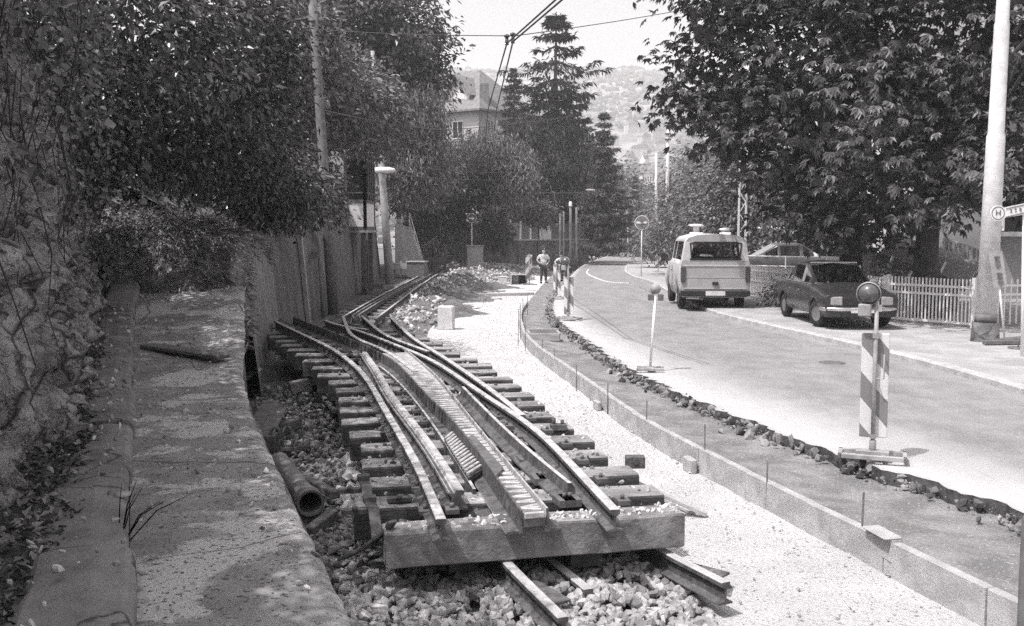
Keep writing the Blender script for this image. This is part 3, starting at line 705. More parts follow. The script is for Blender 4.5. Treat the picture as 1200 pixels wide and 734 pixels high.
for i in range(1, 115):
    s = i/115; a, b = along([(*q, 0) for q in LE], s), along([(*q, 0) for q in RI], s); rows.append([Vector((p.x, p.y, ST-.10+.07*nz(p.x, p.y, 1, 3.5)+.035*nz(p.x, p.y, 4, 9)-(.2 if j in (0, 14) else 0))) for j in range(15) for p in [a.lerp(b, .06+.86*j/14)]])
mb = MB(); mb.sheet(rows); tag(mb.build('track_dirt', 'pitsoil', fix=False), kind='stuff')
# crushed stone lying on the front sleeper and among the next ones
pts = []
for k in range(420):
    u = rg.random(); i = 0 if rg.random() < .62 else int(rg.integers(1, 9)); a, b = Vector((*LE[i], ST)), Vector((*RI[i], ST)); p = a.lerp(b, u if i else u*.98+.01)
    if i == 0 and u < .24 and rg.random() < .5: continue
    pts.append((p.x+rg.normal()*.02, p.y+rg.uniform(-.09, .11), ST+.006))
pts2 = []
for k in range(1500):
    i = int(rg.integers(1, 19)); u = rg.uniform(.03, .97); p = Vector((*LE[i], ST)).lerp(Vector((*RI[i], ST)), u); d = rg.uniform(-.32, .32); pts2.append((p.x-.2*d, p.y+d, ST+.004 if abs(d) < .14 else ST-.06))
o = stones('track_grit', np.array(pts2), .006+.03*rg.random(len(pts2))**3, 'stone', rg, tone=(.2, 1.3)); tag(o, kind='stuff')
o = stones('loose_stones', np.array(pts), rg.uniform(.006, .026, len(pts))**1.0, 'stonepale', rg); tag(o, kind='stuff')
# ================================================================ old running rails that stick out under the front sleeper
def old_rail(label, px, off, h0=0):
    P = [G(x, y, off) for x, y in px]; t = thing('rail_end', label, 'rail', P[0]-Vector((0, 0, .15)))
    mb = MB(); mb.sweep(RAILP, [p-Vector((0, 0, .146)) for p in smooth_path(P, .2)], RAILM); mb.build('rail_body', ['rust', 'railhead'], t, world=True, bevel=.003); return t
old_rail('old rail stub running into the ballast under the front sleeper', [(660, 723), (600, 664), (560, 620)], .06)
old_rail('old rail end with wide foot lying on the white gravel, right of the front sleeper', [(851, 682), (770, 640), (700, 596)], .03)
old_rail('rusty rail foot deep in the dark gap below the front sleeper', [(690, 690), (640, 650), (600, 618)], -.04)
t = thing('base_plate', 'rusty flat plate lying on ballast stones beside the old rail stub', 'steel plate', G(630, 690, -.04)); mb = MB(); mb.box((0, 0, 0), (.13, .55, .02), rz=.55); mb.build('plate', 'rust', t, bevel=.004)
t = thing('base_plate', 'dark steel plate under the rail end on the white gravel', 'steel plate', G(806, 668, -.10)); mb = MB(); mb.box((0, 0, 0), (.26, .5, .018), rz=.85); mb.build('plate', 'rust', t, bevel=.004)
# ================================================================ ballast
def scatter(n, poly_px, off, rng, layers=1, zf=None):
    """random points inside a pixel polygon's ground footprint"""
    W = [G(x, y, off) for x, y in poly_px]; xs = [p.x for p in W]; ys = [p.y for p in W]; out = []
    def inside(x, y):
        c = False
        for i in range(len(W)):
            a, b = W[i], W[i-1]
            if (a.y > y) != (b.y > y) and x < (b.x-a.x)*(y-a.y)/(b.y-a.y)+a.x: c = not c
        return c
    while len(out) < n:
        x, y = rng.uniform(min(xs), max(xs)), rng.uniform(min(ys), max(ys))
        if inside(x, y): out.append((x, y, (zf(x, y) if zf else off)+rng.uniform(-.01, .03)*layers))
    return np.array(out)
def bal_z(x, y): return max(pit_z(x, y), -.30) + .11*math.exp(-((x-.35)/.9)**2-((y-5.6)/.9)**2)+.03
P1 = scatter(2600, [(395, 665), (450, 640), (560, 645), (700, 640), (760, 650), (830, 700), (850, 780), (400, 800)], -.1, rg, 1, bal_z)
o = stones('ballast', P1, rg.uniform(.02, .05, len(P1)), 'stone', rg, tone=(.55, 1.25)); tag(o, kind='stuff')
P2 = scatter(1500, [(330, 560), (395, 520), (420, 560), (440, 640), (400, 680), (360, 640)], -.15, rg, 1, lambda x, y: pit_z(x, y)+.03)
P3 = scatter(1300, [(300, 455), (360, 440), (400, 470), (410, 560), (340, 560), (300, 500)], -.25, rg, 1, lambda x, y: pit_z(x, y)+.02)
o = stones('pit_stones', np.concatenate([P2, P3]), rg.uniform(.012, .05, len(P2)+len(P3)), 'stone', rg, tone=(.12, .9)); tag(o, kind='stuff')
P4 = scatter(60, [(395, 530), (415, 520), (430, 560), (400, 585)], -.1, rg, 1, lambda x, y: pit_z(x, y)+.08)
o = stones('pale_stones', P4, rg.uniform(.03, .09, len(P4)), 'stonepale', rg, flat=.9); tag(o, kind='stuff')
P5 = scatter(13000, [(485, 388), (512, 385), (530, 352), (560, 338), (625, 328), (640, 312), (560, 304), (520, 312), (470, 345), (455, 368)], -.15, rg, 1, lambda x, y: pit_z(x, y)+.02)
o = stones('rubble', P5, rg.uniform(.02, .13, len(P5))**1.15, 'stonepale', rg, tone=(.45, 1.05)); tag(o, kind='stuff')
P6 = scatter(4200, [(840, 734), (760, 590), (640, 480), (560, 400), (560, 345), (612, 350), (620, 420), (900, 600), (1150, 730)], -.19, rg)
o = stones('gravel_stones', P6, rg.uniform(.10, .26, len(P6))**3.1, 'stonepale', rg, tone=(.5, 1.15)); tag(o, kind='stuff')
# lumps along the cut asphalt edge
pts, szs = [], []
for k in range(6500):
    s = rg.random()**.85*.19; p = along(RE, s); q = along(RE, min(1, s+.002)); tdir = (q-p); nr = Vector((-tdir.y, tdir.x, 0)).normalized(); nr = nr if nr.x < 0 else -nr
    d = abs(rg.normal())*.11-.03; p = p+nr*d; pts.append((p.x, p.y, zg(p.y)-.06-.2*min(max(d, 0), .2)+rg.uniform(-.03, .03))); szs.append(.005+.07*rg.random()**7)
o = stones('asphalt_rubble', np.array(pts), np.array(szs), 'stone', rg, tone=(.08, .85)); tag(o, kind='stuff')
# ================================================================ edging slabs and pins
k = 0; s = 0; P = CU; L = [0]
for a, b in zip(P, P[1:]): L.append(L[-1]+(b-a).length)
def at_len(d): return along(P, d/L[-1])
d = .0; idx = 0
while d < 26:
    a, b = at_len(d+.008), at_len(d+.992); mid = (a+b)/2; ang = math.atan2(b.y-a.y, b.x-a.x); ln = (b-a).length
    lab = {}.get(idx, 'pale concrete edging slab in the long row between white gravel and sand strip')
    t = thing('edging_slab', lab, 'kerb slab', (mid.x, mid.y, zg(mid.y)-.23), ang+rg.normal()*.006, 'edging slabs along the sand strip')
    mb = MB(); mb.box((0, 0, .135), (ln, .07, .29), rx=rg.normal()*.02); mb.build('slab', 'slab', t, bevel=.008); d += 1.0; idx += 1
def pin(px, py, top, group, label, off=-.2):
    p = G(px, py, off); h = D(px, top, p.y).z-p.z
    t = thing('steel_pin', label, 'marker pin', p, 0, group); mb = MB(); mb.cyl((0, 0, -.2), (rg.normal()*.012, rg.normal()*.012, h), .0075, n=6); mb.build('rod', 'rust', t)
lab = 'thin rusty steel pin standing against the edging slabs'
for a in [(1008, 656, 577), (898, 598, 540), (757, 517, 470), (712, 486, 448), (676, 459, 428), (650, 436, 408), (634, 425, 398)]: pin(*a, 'steel pins along the edging slabs', lab)
t_pin = [(826, 556, 497)]
for a in t_pin: pin(*a, 'steel pins along the edging slabs', lab)
lab = 'thin steel pin in the cluster at the far corner of the white gravel'
for a in [(607, 405, 362), (610, 398, 356), (616, 412, 372), (613, 385, 350), (618, 376, 345)]: pin(*a, 'steel pins at the gravel corner', lab)
# small blocks leaning on the slabs
c = G(1050, 668, -.2); tv = (G(1100, 700, -.2)-G(1000, 640, -.2)).normalized(); nl = Vector((tv.y, -tv.x, 0)); nl = nl if nl.x < 0 else -nl
t = thing('concrete_block', 'small rough concrete block hung on the near edging slab', 'concrete block', c+nl*.09+Vector((0, 0, .1)), math.atan2(tv.y, tv.x)); mb = MB(); mb.box((0, 0, .09), (.30, .09, .17)); mb.box((0, -.03, .178), (.30, .14, .02)); mb.build('block', 'slab', t, bevel=.012)
c = G(815, 553, -.2); t = thing('concrete_block', 'little concrete chunk set at the foot of the edging slabs further along', 'concrete block', c+nl*.06, math.atan2(tv.y, tv.x)); mb = MB(); mb.box((0, 0, .07), (.2, .08, .15)); mb.build('block', 'slab', t, bevel=.012)
c = G(704, 480, -.2); t = thing('concrete_block', 'low concrete offcut beside the slab row near the middle pins', 'concrete block', c+nl*.05, math.atan2(tv.y, tv.x)); mb = MB(); mb.box((0, 0, .06), (.22, .06, .12)); mb.build('block', 'slab', t, bevel=.012)
# formwork box in the far part of the sand strip
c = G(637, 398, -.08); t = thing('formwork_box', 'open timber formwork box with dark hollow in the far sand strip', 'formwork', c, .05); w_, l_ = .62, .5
mb = MB(); mb.box((0, -l_/2, .07), (w_, .04, .16)); mb.box((0, l_/2, .10), (w_, .04, .2)); mb.box((-w_/2, 0, .08), (.04, l_, .18)); mb.box((w_/2, 0, .08), (.04, l_, .18)); mb.build('boards', 'plank', t, bevel=.004)
mb = MB(); mb.box((0, 0, .02), (w_-.06, l_-.06, .01)); mb.build('hollow', 'hole_shade', t)  # black sheet paints the shade at the bottom of the box
# ================================================================ things in the pit at left
def timber(name, label, cat, p0, p1, w, h, m, bevel=.01, top=None):
    t = thing(name, label, cat, Vector(p0)); mb = MB(); mb.beam(p0, p1, w, h); mb.build('beam', m, t, world=True, bevel=bevel); return t
a, b = G(364, 590, -.06), G(338, 556, -.06); b = a+(b-a)*1.5
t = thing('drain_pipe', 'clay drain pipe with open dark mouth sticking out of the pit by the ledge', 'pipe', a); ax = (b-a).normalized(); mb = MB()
mb.tube([a+ax*.14, b], [.098, .098], 24, caps=False); mb.tube([a, a+ax*.01, a+ax*.13, a+ax*.16], [.112, .118, .118, .099], 24, caps=False); mb.tube([a+ax*.001, b], [.092, .084], 24, caps=False); mb.tube([a, a+ax*.001], [.112, .092], 24, caps=False); mb.build('tube', 'clay', t, world=True, fix=False)
mb = MB(); mb.cyl(a+ax*.35, a+ax*.36, .088, n=20); mb.build('inside', 'hole_shade', t, world=True)  # black disc paints the shade deep in the pipe
timber('timber_beam', 'weathered square timber lying above the clay pipe in the pit', 'timber', G(394, 580, .0), G(330, 548, -.02), .08, .07, 'plankdark')
timber('timber_beam', 'short dark timber wedged below the clay pipe mouth', 'timber', G(392, 602, -.12), G(362, 625, -.2), .09, .1, 'plankdark')
timber('timber_beam', 'dark round-edged timber lying across the pit floor', 'timber', G(322, 502, -.22), G(352, 496, -.2), .12, .12, 'plankdark')
timber('plank', 'grey plank leaning against the ledge wall at the pit edge', 'plank', G(276, 452, -.15), G(304, 432, .05), .12, .03, 'plank')
timber('plank', 'old plank tipped on edge in the pit under the ledge', 'plank', G(298, 505, -.2), G(318, 470, .05), .22, .03, 'plankdark')
timber('plank', 'second tipped plank leaning beside the rusty junk in the pit', 'plank', G(308, 516, -.2), G(328, 478, -.02), .18, .03, 'plankdark')
timber('sleeper_stub', 'pale end of a broken sleeper lying in the pit below the turnout', 'timber', G(340, 455, -.18), G(364, 449, -.12), .22, .17, 'sleeperpale')
timber('timber_beam', 'thin batten propped against the sleeper ends', 'timber', G(376, 462, -.15), G(392, 482, .0), .06, .06, 'plankdark')
t = thing('rusty_clamp', 'rusty iron double clamp lying in the pit under the ledge', 'iron clamp', G(330, 528, -.22)); mb = MB()
for dx in (-.07, .07): mb.tube([Vector((dx+.06*math.cos(th), .02*math.sin(th), .13+.13*math.sin(th))) for th in np.linspace(0, 6.28, 13)], .018, 6)
mb.box((0, 0, .02), (.26, .1, .04)); mb.box((-.15, .05, .08), (.18, .22, .18)); mb.build('clamp', 'rust', t, bevel=.004)
t = thing('cable_loop', 'thin dark cable bowed over the pit soil', 'cable', G(345, 500, -.2)); mb = MB(); mb.tube(smooth_path([G(343, 502, -.2), G(355, 488, -.1), G(372, 482, -.1), G(395, 484, -.05)], .06), .008, 6); mb.build('strand', 'wire', t, world=True)
# planks right of the turnout on the gravel
timber('plank', 'narrow light plank sloping off the sleeper ends onto white gravel', 'plank', G(745, 566, .06), G(828, 603, -.17), .06, .035, 'plank', .004)
timber('plank', 'shorter pale batten lying on white gravel by the sleeper ends', 'plank', G(762, 577, -.16), G(812, 601, -.18), .05, .03, 'plank', .004)
t = thing('iron_fitting', 'small dark iron fitting on the sleeper end beside the sloping plank', 'iron fitting', G(744, 563, ST-.2)); mb = MB(); mb.box((0, 0, .16), (.16, .1, .1)); mb.cyl((0, -.06, .17), (0, .06, .17), .03, n=8); mb.build('casting', 'rust', t, bevel=.006)
t = thing('iron_fitting', 'small bolted fitting on a right sleeper end by the gravel', 'iron fitting', G(654, 504, ST-.02)); mb = MB(); mb.box((0, 0, .03), (.16, .1, .06)); mb.cyl((-.04, 0, .05), (-.04, 0, .12), .02, n=6); mb.cyl((.04, 0, .05), (.04, 0, .1), .02, n=6); mb.build('casting', 'rust', t, bevel=.006)
# ================================================================ the old track beyond the turnout
ft = thing('railway_track', 'old rack track curving away between retaining wall and rubble bank', 'track', G(440, 350, -.2))
TL = [(402, 371), (440, 349.5), (480, 329), (505, 316.5), (524, 312)]; TC = [(418, 374), (423.7, 365.4), (470, 338.5), (495.6, 326), (515, 316), (530, 312.5)]; TR = [(440, 373.5), (486, 339), (512, 321.5), (527, 315), (538, 312.5)]
for nm, px in (('rail', TL), ('rail', TR)):
    P = smooth_path([G(x, y, -.03) for x, y in px], .5); mb = MB(); mb.sweep(RAILP, [p-Vector((0, 0, .146)) for p in P], RAILM); mb.build(nm, ['rust', 'railhead'], ft, world=True)
P = smooth_path([G(x, y, -.03) for x, y in TC], .5); mb = MB(); mb.sweep([(-.09, -.12), (.09, -.12), (.09, .02), (.07, .02), (.06, -.03), (-.06, -.03), (-.07, .02), (-.09, .02)], P, [0, 0, 1, 0, 0, 0, 1, 0]); rk = mb.build('rack_rail', ['rust', 'railhead'], ft, world=True)
PL, PR = smooth_path([G(x, y, -.17) for x, y in TL], .5), smooth_path([G(x, y, -.17) for x, y in TR], .5)
for k in range(44):
    s = (k+.5)/44; a, b = along(PL, s), along(PR, s); e = (b-a).normalized()*.35; mb = MB(); mb.beam(a-e-Vector((0, 0, .08)), b+e-Vector((0, 0, .08)), .2, .15); mb.build('sleeper', 'sleepertop', ft, world=True)
# ================================================================ vegetation
def BL(px, py, y, rpx, rpy, dep=None):
    c = D(px, py, y); k = y/FPX
    return (c.x, c.y, c.z, rpx*k, dep if dep else max(rpx, rpy)*k*.8, rpy*k)
def tree(name, label, base, blobs, n, per, size, m, seed, r=.2, cat='tree', spread=.35, flat=.6, shell=.5, aspect=.5, up=.8, jit=.6, droop=.3, limbs=7, bark='bark', group=None, tk=True, top=None):
    rng = np.random.default_rng(seed); t = thing(name, label, cat, base, 0, group)
    if tk: trunk(t, base, blobs, r, rng, bark, limbs, top=top, name='trunk' if r > .07 else 'stem')
    crown('crown', blobs, n, per, size, m, t, rng, spread, flat, shell, aspect, up, jit, droop); return t
V3 = Vector
# --- left, near: the shrubs and trees over rock face, ledge and wall
tree('overhanging_tree', 'dark leafy tree overhanging the rock face at the far top left', V3((-6.4, 6.0, 3.9)), [(-5.0, 3.5, 6.4, 1.9, 2.6, 1.3), (-5.3, 8.0, 6.6, 1.9, 3.0, 1.5), (-5.0, 10.4, 5.3, 1.0, 1.6, 1.0), (-4.4, -.5, 6.6, 1.8, 2.6, 1.2), (-4.55, 4.4, 6.7, 1.25, 3.2, .9)], 800, 26, .12, 'leafnear', 21, .22, spread=.32)  # crown overhead is out of view, widened to shade the ledge
tree('broadleaf_tree', 'dense dark glossy-leaved tree hanging over the end of the ledge', V3((-6.6, 15.5, 2.6)), [BL(165, 40, 14, 105, 100, 2), BL(255, 110, 17, 78, 115, 2.4), BL(130, 155, 14.5, 65, 62, 1.8), BL(285, 30, 18, 58, 90, 2.2), BL(215, 178, 17.5, 78, 38, 2), BL(60, 120, 12.5, 70, 110, 1.6), BL(300, 165, 19, 44, 75, 2)], 1150, 22, .135, 'leafnear', 22, .18, spread=.25, jit=.8)
tree('broadleaf_tree', 'mid grey bushy tree behind the tall leaning wooden pole', V3((-9.0, 34, 3.2)), [BL(346, 165, 33, 34, 80, 3), BL(425, 128, 40, 42, 50, 3), BL(350, 80, 33, 50, 80, 2.5), BL(392, 115, 36, 40, 56, 3), BL(325, 215, 24, 32, 40, 1.8)], 800, 26, .25, 'leafpale', 23, .18, spread=.38)
tree('tall_tree', 'tall dark round-topped tree rising against the sky left of the house', V3((-12.5, 62, 5)), [BL(455, 35, 62, 60, 72, 5), BL(400, 20, 61, 65, 70, 5), BL(486, 70, 63, 32, 42, 4), BL(435, 100, 62, 50, 40, 4.5), BL(345, 30, 60, 50, 70, 4)], 900, 26, .40, 'leafnear', 24, .3, spread=.72)
tree('weeping_tree', 'pale weeping tree with hanging strands beside the house', V3((-7.2, 62, 3.5)), [BL(480, 145, 60, 40, 52, 3), BL(490, 168, 62, 26, 42, 3), BL(485, 195, 60, 36, 42, 3)], 560, 30, .36, 'leafpale', 25, .2, spread=.5, aspect=.2, droop=2.2, up=.1, jit=.9)
tree('weeping_tree', 'pale drooping tree in front of the dark yew, overhanging the panel fence', V3((-.6, 72, .5)), [BL(590, 192, 71, 28, 34, 2.5), BL(604, 214, 70, 18, 30, 2), BL(568, 185, 72, 28, 30, 2.5)], 460, 30, .36, 'leafpale', 26, .16, spread=.5, aspect=.2, droop=2.4, up=.1, jit=.9)
tree('broadleaf_tree', 'dark shady tree over the wooden posts, left of the arrow sign', V3((-4.6, 73, .5)), [BL(520, 214, 73, 38, 30, 3), BL(555, 214, 74, 36, 30, 3), BL(488, 220, 70, 34, 26, 3), BL(540, 190, 75, 35, 25, 3)], 560, 26, .36, 'leafmid', 27, .2, spread=.65)
tree('yew_tree', 'massive dark yew below the tall spruce', V3((3.4, 89, .2)), [BL(645, 203, 88, 50, 50, 4.5), BL(620, 185, 89, 35, 45, 3.5), BL(674, 215, 89, 38, 45, 4), BL(640, 230, 90, 50, 26, 4), BL(660, 170, 90, 35, 30, 3)], 850, 30, .55, 'needle', 28, .3, spread=.6, aspect=.2, droop=1.0, up=.3, jit=.8)
def conifer(name, label, px, ptop, pbot, y, half_px, m, seed, levels=26, lean=0.0, gaps=.12, drape=1.0, irregular=.25, knee=None):
    rng = np.random.default_rng(seed); b = D(px, pbot, y); tp = D(px+lean, ptop, y); H = tp.z-b.z; tp0 = tp; Rb = half_px*y/FPX
    t = thing(name, label, 'tree', b); mb = MB(); mb.tube([b, b.lerp(tp, .5), tp], [.02*H, .012*H, .002*H], 8)
    Ps, As, Sz = [], [], []
    for l in range(levels):
        u = max(.012, (l-.35+.8*rng.random())/levels); z = H*(1-u); r = Rb*((u**.8) if knee is None else min(1, u/knee)**.85)*(1+irregular*rng.normal()*.6)+.15
        nb = int(6+5*u); ph = rng.random()*6.28
        for k in range(nb):
            if rng.random() < gaps: continue
            th = ph+6.283*k/nb+rng.normal()*.2; rr = r*rng.uniform(.72, 1.18); d = np.array([math.cos(th), math.sin(th), 0])
            c = b.lerp(tp, 1-u); base = np.array(c); dz = -.22-.18*u
            e = base+d*rr+np.array([0, 0, dz*rr+.12*rr]); mid = base+d*rr*.55+np.array([0, 0, dz*rr*.8])
            mb.tube([base, mid, e], [.012*H*.4*(1-.5*u)+.02, .02, .008], 4, caps=False)
            n = int((60+110*u)*rng.uniform(.7, 1.3)); s = rng.uniform(.12, 1.0, n)[:, None]
            q = np.where(s < .55, base+(mid-base)*s/.55, mid+(e-mid)*(s-.55)/.45); side = np.array([-d[1], d[0], 0]); lat = rng.normal(size=(n, 1))*.16*rr*(1.05-s)
            q = q+side*lat+np.array([0, 0, 1])*rng.normal(size=(n, 1))*.06
            Ps.append(q); As.append(d*.6+side*np.sign(lat)*.5+np.array([0, 0, -1])*drape*rng.uniform(.3, 1.3, (n, 1))); Sz.append(np.full(n, .25+.12*u)*H/18*rng.uniform(.7, 1.5, n))
    mb.build('trunk', 'bark', t, world=True, fix=False); P = np.concatenate(Ps); A = np.concatenate(As); S = np.concatenate(Sz)
    V, F = leaf_arrays(P, np.array([0, 0, .9])+rng.normal(size=P.shape)*.6, S*1.7, rng, .24, A=A*3)
    inv = np.array(wm(t).inverted()); npmesh('crown', V@inv[:3, :3].T+inv[:3, 3], F, m, t, np.repeat(rng.uniform(.6, 1.4, len(P)), 2)); return t
conifer('spruce_tree', 'tall dark spruce with drooping branches against the sky in the middle', 648, 14, 290, 92, 54, 'needle', 31, 19, 4, .10, 1.2, .35, .26)
conifer('spruce_tree', 'slim pale-tipped spruce right of the dark yew, above the road bend', 709, 132, 288, 82, 38, 'needlepale', 32, 24, -1, .05, .9)
conifer('spruce_tree', 'small grey spruce top showing beside the house roof', 602, 80, 210, 98, 34, 'needlepale', 33, 20, 0, .1)
conifer('cypress_tree', 'narrow dark conifer behind the tall street pole down the road', 783, 205, 292, 120, 13, 'needle', 34, 26, 0, .0, .5, .15)
conifer('cypress_tree', 'slender dark conifer low between street lamp and spruce', 744, 208, 290, 150, 11, 'needle', 35, 20, 0, .0, .5, .15)
tree('ivy_bank', 'rounded dark ivy bank beside the pale tree stump at the bend', V3((7.5, 95, -.9)), [BL(690, 262, 94, 22, 28, 3), BL(668, 272, 94, 20, 20, 2.5)], 420, 26, .3, 'leafmid', 36, .06, 'shrub', spread=.5, tk=False)
tree('shrub', 'pale leafy shrub on the panel fence under the yew', V3((1.9, 74, .6)), [BL(632, 250, 74, 16, 12, 1.4)], 130, 24, .24, 'leafpale', 37, .05, 'shrub', spread=.35)
tree('shrub', 'dark ivy hanging over the stone wall left of the arrow sign', V3((-6.0, 74, -.5)), [BL(500, 268, 72, 22, 20, 1.5), BL(530, 262, 74, 16, 14, 1.5)], 260, 24, .3, 'leafmid', 38, .06, 'shrub', spread=.5, tk=False)
tree('shrub', 'bushy growth on the wall corner right of the arrow sign', V3((-1.5, 78, -.5)), [BL(578, 268, 78, 14, 22, 1.5)], 160, 24, .3, 'leafpale', 39, .06, 'shrub', spread=.45, tk=False)
t = thing('tree_stump', 'pale bare trunk standing at the road bend beside the ivy bank', 'tree stump', G(718, 296)); mb = MB(); h = 2.7; mb.tube([(0, 0, -.2), (.05, 0, h*.5), (-.05, 0, h)], [.46, .38, .33], 12); mb.tube([(.03, 0, h*.8), (.55, 0, h*1.02), (.6, 0, h*1.5)], [.2, .14, .06], 8); mb.build('trunk', 'barkpale', t)
# --- right: hedges and bushes down the street
lab = ['light bushy hedge tree left of the van roof by the road bend', 'leafy bush mass straight above the van roof', 'leafy bush between lattice mast and dark chestnut', 'shaded low bush behind the dark saloon by the railing', 'round bush at the road bend just behind the no entry sign']
for i, (blobs, n, m) in enumerate([([BL(815, 250, 52, 42, 45, 3), BL(790, 268, 55, 30, 30, 2.5), BL(840, 225, 50, 30, 32, 2.5)], 620, 'leafpale'), ([BL(862, 238, 46, 36, 55, 3), BL(835, 265, 45, 30, 32, 2.5)], 520, 'leafmid'), ([BL(905, 235, 43, 40, 52, 3), BL(940, 250, 42, 40, 45, 3)], 620, 'leafmid'), ([BL(960, 265, 38, 50, 30, 2.5), BL(1000, 270, 38, 40, 28, 2)], 420, 'leafnear'), ([BL(772, 285, 70, 22, 16, 2)], 200, 'leafmid')]):
    b = blobs[0]; tree('hedge_bush', lab[i], V3((b[0], b[1], zg(b[1])-.1)), blobs, n, 24, .2, m, 41+i, .1, 'bush', spread=.48, limbs=6)
lab = ['grey hazy tree crown', 'round hazy tree', 'broad hazy tree', 'low hazy tree']
far = [(735, 262, 150, 22, 26, 'in the valley left of the no entry sign'), (752, 285, 130, 20, 12, 'directly behind the no entry sign post'), (768, 246, 190, 24, 24, 'below the apartment block beside the street lamp'), (838, 200, 200, 46, 34, 'above the hedge and left of the lattice mast'), (890, 195, 190, 60, 40, 'behind the lattice mast near the chestnut'), (722, 225, 200, 24, 30, 'behind the slim spruce'), (700, 270, 140, 40, 24, 'behind the ivy bank at the bend')]
for i, (px, py, y, rx, ry, where) in enumerate(far):
    b = BL(px, py, y, rx, ry); bl = [b, BL(px-rx*.6, py+ry*.4, y+3, rx*.6, ry*.7), BL(px+rx*.6, py+ry*.35, y-3, rx*.6, ry*.75)]
    tree('valley_tree', lab[i % 4]+' '+where, V3((b[0], y, b[2]-b[5]*1.7-1)), bl, 260, 22, y*.0048, 'leafmid', 60+i, y*.0016, spread=y*.011, limbs=3, group='trees down in the valley')
# --- the two horse chestnuts
def chestnut(label, base, blobs, n, per, seed, r, top, size=.25):
    rng = np.random.default_rng(seed); t = thing('chestnut_tree', label, 'tree', base); trunk(t, base, blobs, r, rng, 'bark', len(blobs)+3, top=top)
    P, O, T = crown_points(blobs, n, per, rng, .48, .38, .45); k = len(P)
    ax = O*np.array([1, 1, .3])+rng.normal(size=(k, 3))*.45; ax[:, 2] -= .25; ax /= np.linalg.norm(ax, axis=1)[:, None]
    Nn = np.array([0, 0, 1.0])+O*.35+rng.normal(size=(k, 3))*.28; Nn -= ax*np.sum(Nn*ax, 1)[:, None]; Nn /= np.linalg.norm(Nn, axis=1)[:, None]
    B = np.cross(Nn, ax); Vs, Fs, Ts = [], [], []; off = 0; base_s = rng.uniform(.75, 1.2, k)*size
    for ang, f in ((-95, .62), (-55, .85), (-18, 1.0), (18, 1.0), (55, .85), (95, .62)):
        a = ax*math.cos(R(ang))+B*math.sin(R(ang)); a = a-np.array([0, 0, .45])
        nn = Nn+a*.25
        V, F = leaf_arrays(P, nn, base_s*f, rng, .42, .2, 0, A=a*6); Vs.append(V); Fs.append(F+off); off += len(V); Ts.append(np.repeat(T*rng.uniform(.8, 1.2, k), 2))
    inv = np.array(wm(t).inverted()); V = np.concatenate(Vs)@inv[:3, :3].T+inv[:3, 3]
    npmesh('crown', V, np.concatenate(Fs), 'leafchest', t, np.concatenate(Ts)); return t
b1 = G(1090, 371, .1)
chestnut('big dark chestnut tree whose thick trunk stands behind the white picket fence', b1, [BL(1085, 30, 24.5, 120, 130, 3), BL(1000, 70, 23.5, 70, 100, 2.2), BL(1190, 50, 22, 90, 140, 2.6), BL(1045, 165, 22.5, 70, 60, 2), BL(1150, 185, 21.5, 75, 50, 1.8), BL(1090, 215, 23.5, 75, 40, 2), BL(1225, 190, 22, 70, 60, 2), BL(1125, 232, 21.3, 48, 34, 1.5), BL(1085, -70, 24.5, 150, 90, 3)], 520, 11, 51, .34, D(1095, 190, 24.6))
b2 = G(1002, 352, .1); b2 = D(1002, 352, 27.5)
chestnut('spreading dark chestnut tree behind the parked saloon with branches reaching over the street', V3((b2.x, b2.y, 0)), [BL(930, 60, 27.5, 95, 100, 3), BL(850, 70, 28.5, 65, 80, 2.4), BL(800, 105, 29, 38, 38, 1.3), BL(910, 165, 27, 80, 60, 2.4), BL(965, 215, 26.5, 60, 55, 2), BL(1010, 240, 26, 50, 50, 1.8), BL(880, -40, 28, 110, 70, 3), BL(1000, 120, 27, 70, 90, 2.5), BL(860, 140, 28, 55, 40, 1.8)], 620, 11, 52, .33, D(990, 190, 27.5))
tree('understorey_tree', 'dark thicket filling the gap behind the weeds at the end of the ledge', V3((-8.2, 22, 3.0)), [BL(150, 215, 20, 60, 50, 1.6), BL(205, 222, 22, 60, 46, 1.6), BL(255, 222, 22, 45, 42, 1.6)], 520, 24, .16, 'leafnear', 75, .1, 'bush', spread=.32)
# --- vines over the rock face
rng = np.random.default_rng(71); t = thing('hanging_vines', 'long thin leafy vines trailing down over the pale rock face', 'vine', (-3.2, 6, 4)); mb = MB(); LP = []
for k in range(75):
    y = rng.uniform(4.2, 13.5); x = ex(RB, y)+rng.uniform(-.35, .30); z0 = rng.uniform(3.6, 5.6); z1 = z0-rng.uniform(.8, 3.6)*min(1, .4+y/10); P = [Vector((x-.3, y, z0))]
    sway = rng.normal()*.25
    for i in range(1, 8): u = i/7; P.append(Vector((x+.15*math.sin(u*2+k)+.10*rng.normal()*u, y+sway*u*u+.05*rng.normal(), z0+(z1-z0)*u)))
    mb.tube(P, [.007*(1-.07*i) for i in range(8)], 5, caps=False)
    for _ in range(int(16*rng.random())): LP.append(along(P, rng.random()**.7)+Vector(rng.normal(size=3))*.05)
mb.build('stem', 'bark', t, world=True, fix=False)
LP += [Vector((ex(RB, y)+.22+rng.normal()*.2, y, 5.0-abs(rng.normal())*1.0)) for y in rng.uniform(4.2, 14, 4200)]
LP = np.array([p[:] for p in LP]); V, F = leaf_arrays(LP, np.array([.7, -.5, .5])+rng.normal(size=LP.shape)*.5, .062, rng, .8, droop=.6); inv = np.array(wm(t).inverted())
npmesh('foliage', V@inv[:3, :3].T+inv[:3, 3], F, 'leafnear', t, np.repeat(rng.uniform(.6, 1.6, len(LP)), 2))
defm('grassmat', .20, .42, scale=9, rough=.95, bump=.05, bscale=30, stretch=(1, 1, .15))
